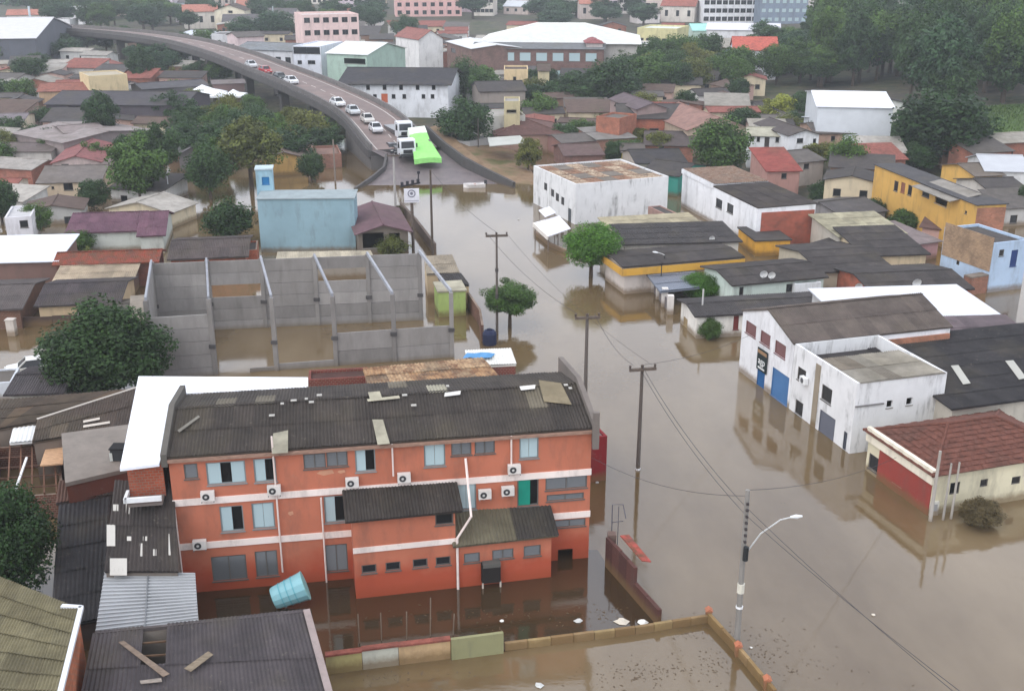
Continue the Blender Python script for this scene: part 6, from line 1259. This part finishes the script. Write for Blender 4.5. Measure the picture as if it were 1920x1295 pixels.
# satellite dishes
def dish(px, py, z, R_, lab):
    p = G(px, py, z); t = thing('satellite_dish', lab, 'satellite dish', p, 0, 'satellite dishes on the roofs')
    b = MB(); n_ = 12; b.v.append((0, .12, 0)); 
    for rr, yy in ((.5, .07), (1, -.05)):
        for k in range(n_): a = 2*math.pi*k/n_; b.v.append((R_*rr*math.cos(a), yy*R_*2-(R_*rr*math.sin(a))*.3, R_*rr*math.sin(a)))
    b.f = [(0, 1+k, 1+(k+1) % n_) for k in range(n_)]+[(1+k, 1+n_+k, 1+n_+(k+1) % n_, 1+(k+1) % n_) for k in range(n_)]
    b.build('reflector', M('plain', (216, 216, 214)), t); MB().tube([(0, .15, 0), (0, .25, -R_*.6), (0, .25, -R_*1.6)], .035, 5).build('mast', M('plain', (130, 130, 130)), t); MB().tube([(0, .1, -R_*.8), (0, -R_*1.0, -.1)], .02, 4).build('feed_arm', M('plain', (110, 110, 110)), t)
dish(1432, 514, 3.2, .38, 'left one of two white satellite dishes on the pale green house'); dish(1447, 516, 3.2, .36, 'right one of two white satellite dishes on the pale green house')
dish(1719, 530, 3.0, .42, 'white satellite dish on the broad dark roof with the brick end'); dish(1610, 537, 2.6, .36, 'white satellite dish at the left corner of the broad dark roof')
dish(1335, 447, 3.3, .3, 'small white dish on the flat dark shop roof')
# ---- cars, truck and the green covered load
def car_mesh(style):
    b = MB(); prof = [(-2.05, .30), (-2.1, .62), (-1.95, .82), (-1.0, .92), (1.45, .96), (1.95, .88), (2.05, .6), (2.0, .3)]
    n_ = len(prof)
    for y_, s_, dz in ((-.82, .985, 0), (-.72, 1.0, .0), (.72, 1.0, .0), (.82, .985, 0)):
        for x_, z_ in prof: b.v.append((x_*s_, y_, z_ if abs(y_) < .8 else z_*.97))
    for j in range(3):
        for k in range(n_): a, c = j*n_+k, j*n_+(k+1) % n_; b.f.append((a, c, c+n_, a+n_))
    b.f += [tuple(range(n_))[::-1], tuple(range(3*n_, 4*n_))]
    roof = [(-.45, 1.44), (.95, 1.42)]; base = [(-1.1, .9), (1.55, .94)]
    R_ = [(x_, y_, z_) for x_, z_ in roof for y_ in (-.58, .58)]
    b.poly(R_[0], R_[1], R_[3], R_[2])
    for (x0, z0), (x1, z1) in zip(base, roof):
        for y0, y1 in ((-.76, -.58), (.76, .58)): b.bar((x0, y0, z0), (x1, y1, z1), .09)
    g = MB(); B4 = [(x_, y_, z_) for x_, z_ in base for y_ in (-.75, .75)]; Rg = [(x_, y_*.985, z_-.012) for x_, y_, z_ in R_]
    g.poly(B4[0], B4[1], Rg[1], Rg[0]); g.poly(B4[2], B4[3], Rg[3], Rg[2]); g.poly(B4[0], B4[2], Rg[2], Rg[0]); g.poly(B4[1], B4[3], Rg[3], Rg[1])
    return b, g
CB, CG = car_mesh(0); CGM = CG.mesh('windows', M('glass', (26, 28, 32))); CBM = {}
wb = MB(); wb.tube([(0, -.1, 0), (0, .1, 0)], .31, 14); WHM = wb.mesh('wheel', M('plain', (26, 26, 28))); hb = MB(); hb.tube([(0, -.115, 0), (0, .115, 0)], .17, 10); HBM = hb.mesh('rim', ALU)
LTM = MB().box((-.04, -.17, -.07), (.04, .17, .07)).mesh('headlight', M('glass', (214, 214, 208))); PLM = MB().box((-.02, -.22, -.06), (.02, .22, .06)).mesh('number_plate', M('plain', (200, 200, 200)))
def car(label, p, heading, colr, group='cars queuing on the viaduct'):
    t = thing('car', label, 'car', p, heading, group)
    if colr not in CBM: CBM[colr] = CB.mesh('body', M('paint', colr))
    obj('body', CBM[colr], t); obj('windows', CGM, t)
    for x_ in (-1.3, 1.28):
        for y_ in (-.74, .74):
            w_ = obj('wheel', WHM, t); w_.location = (x_, y_, .31); obj('rim', HBM, w_)
    for y_ in (-.55, .55): l_ = obj('headlight', LTM, t); l_.location = (-2.07, y_, .66)
    l_ = obj('number_plate', PLM, t); l_.location = (-2.08, 0, .42); return t
def deck_point(px, py):
    best = None
    for k in range(len(LE)-1):
        for j in range(10):
            b_ = LE[k].lerp(LE[k+1], j/10); n_ = nr[k]
            for o_ in np.arange(.8, DW, .4):
                q = b_+n_*o_; x, y = PR(q); e = (x-px)**2+(y-py)**2
                if best is None or e < best[0]: best = (e, q, LE[k+1]-LE[k])
    return best[1], best[2]
for px, py, c, lab in ((471, 127, (206, 208, 210), 'white car highest up the viaduct in the queue'), (498, 137, (176, 40, 44), 'red car on the viaduct'), (524, 150, (52, 58, 60), 'dark car between the red and white cars on the viaduct'), (546, 157, (226, 228, 230), 'white car right behind the dark one on the viaduct'), (633, 199, (228, 230, 232), 'white car leading upper gap on the viaduct above three silver ones'), (661, 215, (196, 200, 202), 'silver car second from the bottom group on the viaduct'), (688, 230, (200, 196, 190), 'pale silver car third of the lower group on the viaduct'), (705, 247, (206, 206, 208), 'lowest silver car on the viaduct near the trucks')):
    p, d_ = deck_point(px, py); car(lab, p, math.atan2(d_.y, d_.x), c)
def ramp_pt(px, py, z): return G(px, py, z)
def truck(label, p, heading, cabc, group=None, box=None):
    t = thing('truck', label, 'truck', p, heading, group); PM = M('paint', cabc)
    b = MB(); b.prism([(-1.1, .55), (-1.15, 1.5), (-.95, 2.75), (-.75, 2.9), (.75, 2.9), (.75, .55)], -1.2, 1.2); b.build('cab', PM, t)
    w_ = MB(); w_.poly((-1.17, -1.0, 1.62), (-1.17, 1.0, 1.62), (-1.0, .95, 2.6), (-1.0, -.95, 2.6)); w_.build('windscreen', M('glass', (30, 34, 38)), t)
    for y_ in (-1.205, 1.205): MB().poly((-.8, y_, 1.6), (.3, y_, 1.6), (.3, y_, 2.5), (-.75, y_, 2.5)).build('side_window', M('glass', (30, 34, 38)), t)
    MB().box((-1.28, -1.2, .4), (-1.08, 1.2, .78)).build('bumper', M('plain', (60, 60, 62)), t); MB().box((-1.2, -.7, .85), (-1.1, .7, 1.4)).build('grille', M('plain', (40, 40, 42)), t)
    for y_ in (-.95, .95): MB().box((-1.22, y_-.16, .88), (-1.1, y_+.16, 1.15)).build('headlight', M('glass', (210, 210, 204)), t)
    for y_ in (-1.42, 1.42): MB().box((-1.05, y_-.1, 1.7), (-.9, y_+.1, 2.3)).build('mirror', M('plain', (40, 40, 42)), t)
    MB().box((.75, -.5, .55), (7.0, .5, .8)).build('chassis', M('plain', (44, 44, 46)), t)
    for x_ in (-.2, 4.6, 5.8):
        for y_ in (-1.0, 1.0): m = MB(); m.tube([(x_, y_-.14, .5), (x_, y_+.14, .5)], .5, 14); w = m.build('wheel', M('plain', (26, 26, 28)), t); m = MB(); m.tube([(x_, y_-.16, .5), (x_, y_+.16, .5)], .25, 10); m.build('rim', ALU, w)
    MB().box((.95, -1.22, .85), (7.2, 1.22, 3.1 if box else 1.4)).build('cargo_box', M('paint', box or (70, 70, 72)), t)
    return t
_d = (LE[1]-LE[6]); hd = math.atan2(-_d.y, -_d.x)-.12
p = G(762, 296, 2.15); truck('white truck parked nose towards the water at the foot of the viaduct', p, hd-.0, (214, 216, 220))
p = G(757, 262, 3.4); truck('second white truck half hidden behind the first on the ramp', p, hd+.05, (206, 208, 212))
t = thing('covered_trailer', 'long trailer fully covered with a bright green tarpaulin beside the trucks', 'trailer', (*G(805, 298, 1.8)[:2], 1.7)); o_ = Vector(t.location)
fl, fr, mr, ml, br_, bl_ = G(777, 299, 2.6)-o_, G(828, 296, 2.6)-o_, G(806, 262, 4.1)-o_, G(772, 266, 4.05)-o_, G(796, 236, 5.5)-o_, G(765, 240, 5.5)-o_
b = MB(); nseg = 8
Lr = [fl, fl.lerp(ml, .5), ml, ml.lerp(bl_, .5)]; Rr = [fr, fr.lerp(mr, .55), mr, mr.lerp(br_, .5)]
rows = []
for a, c in zip(Lr, Rr): rows.append([a.lerp(c, k/nseg)+Vector((0, 0, .12*math.sin(k/nseg*math.pi)+random.uniform(-.03, .03))) for k in range(nseg+1)])
for a, c in zip(rows, rows[1:]):
    for k in range(nseg): b.poly(a[k], a[k+1], c[k+1], c[k])
GRN = M('plain', (146, 214, 118))
dn = lambda p, h_: p-Vector((0, 0, h_))
for k in range(nseg): b.poly(dn(rows[0][k], .75), dn(rows[0][k+1], .75), rows[0][k+1], rows[0][k])
for a, c in zip(rows, rows[1:]): b.poly(a[0], c[0], dn(c[0], .85), dn(a[0], .85)); b.poly(a[-1], dn(a[-1], .85), dn(c[-1], .85), c[-1])
b.build('green_tarp', GRN, t)
b = MB(); r0 = rows[-1]; b.slab([r0[0]+Vector((0, 0, .05)), r0[-1]+Vector((0, 0, .05)), br_, bl_], 1.1); b.build('white_cover', M('plain', (226, 236, 220)), t)
for k in range(4):
    for s_, rr in ((0, Lr), (-1, Rr)): q = rr[min(k, 3)]+Vector((.1 if s_ == 0 else -.1, 0, 0)); m = MB(); m.tube([(q.x, q.y+.6, q.z-.6), (q.x+(.25 if s_ == 0 else -.25), q.y+.6, q.z-.6)], .3, 12); m.build('wheel', M('plain', (28, 28, 30)), t)
p, d_ = deck_point(738, 275); car('dark car squeezed beside the trucks at the foot of the viaduct', G(736, 286, 2.3), hd, (40, 42, 52), None)
p = G(890, 350, .1); t = thing('white_boat', 'small white rescue boat at the water edge of the ramp', 'boat', p, .1); b = MB(); sec = [(-1.6, .1, .5), (-.9, .62, .45), (.6, .68, .45), (1.5, .6, .5)]
for (x0, w0, z0), (x1, w1, z1) in zip(sec, sec[1:]):
    for s_ in (-1, 1): b.poly((x0, s_*w0, z0), (x1, s_*w1, z1), (x1, s_*w1*.6, -.1), (x0, s_*w0*.6, -.1)); b.poly((x0, s_*w0, z0), (x1, s_*w1, z1), (x1, s_*w1*.8, z1), (x0, s_*w0*.8, z0))
    b.poly((x0, -w0*.6, -.02), (x1, -w1*.6, -.02), (x1, w1*.6, -.02), (x0, w0*.6, -.02))
b.poly((1.5, -.6, .5), (1.5, .6, .5), (1.5, .36, -.1), (1.5, -.36, -.1)); b.build('hull', M('plain', (226, 222, 220)), t); MB().box((-.1, -.6, .28), (.2, .6, .36)).build('seat', M('plain', (180, 150, 140)), t); MB().box((1.35, -.15, .3), (1.75, .15, .9)).build('motor', M('plain', (60, 60, 62)), t)
# pale half sunk car and boards in the brown water at the left
car('half submerged white car in brown water left of the mango tree', G(62, 690)+Vector((0, 0, -.55)), .4, (206, 204, 198), None)
p = G(24, 628); t = thing('white_post', 'short white post in the brown water at the left edge', 'post', (p.x, p.y, -.6)); MB().box((-.35, -.3, 0), (.35, .3, 2.0)).build('post', PL(200, 190, 180), t); MB().box((-.4, -.35, 2.0), (.4, .35, 2.1)).build('cap', PL(190, 180, 170), t)
wall_line('dark low wall between the brown water and the dark roofed houses at the left', [(30, 612), (100, 610), (170, 606)], .9, [PL(80, 64, 58)], step=3)
# floating litter
rl = random.Random(9)
for px, py, s_ in ((1085, 1164, .3), (1165, 1165, .45), (1638, 1153, .16), (1408, 1214, .1), (1205, 1167, .4), (942, 1164, .16), (1010, 1285, .3), (1120, 905, .2), (972, 412, .2)):
    p = G(px, py, .0); q = MB(); n_ = 6; q.poly(*[(s_*rl.uniform(.5, 1)*math.cos(k*6.28/n_), s_*rl.uniform(.4, .9)*math.sin(k*6.28/n_), .03) for k in range(n_)]); q.poly(*[(s_*.4*math.cos(k*6.28/n_), s_*.35*math.sin(k*6.28/n_), .03+s_*.25) for k in range(n_)])
    base = len(q.v)-2*n_; q.f += [(base+k, base+(k+1) % n_, base+n_+(k+1) % n_, base+n_+k) for k in range(n_)]
    o_ = q.build('litter', M('plain', rl.choice(((222, 220, 214), (206, 196, 180), (190, 190, 186))))); o_.location = p; tag(o_, 'scrap of pale litter floating on the flood', 'litter', 'floating litter')

# drifts of dark leaves and twigs on the water by the yard corner
q = MB(); rd = random.Random(17)
for cx, cy, sx, sy, n_ in ((1290, 1175, 60, 22, 100), (1210, 1262, 90, 26, 130), (1340, 1250, 40, 30, 50), (1130, 1150, 40, 18, 50), (1450, 1215, 70, 36, 70), (900, 1160, 200, 20, 60), (760, 1275, 120, 18, 50), (1520, 1255, 90, 30, 40)):
    for k in range(n_):
        p = G(rd.gauss(cx, sx*.6), rd.gauss(cy, sy*.6), .006); a = rd.uniform(0, 6.28); l_, w_ = rd.uniform(.02, .12), rd.uniform(.012, .05); e, f = Vector((math.cos(a), math.sin(a), 0)), Vector((-math.sin(a), math.cos(a), 0))
        q.poly(p-e*l_, p+f*w_, p+e*l_+Vector((0, 0, .012)), p-f*w_)
tag(q.build('floating_debris', M('plain', (88, 74, 58))), 'thin drifts of dark leaves and twigs on the flood', 'debris', kind='stuff')
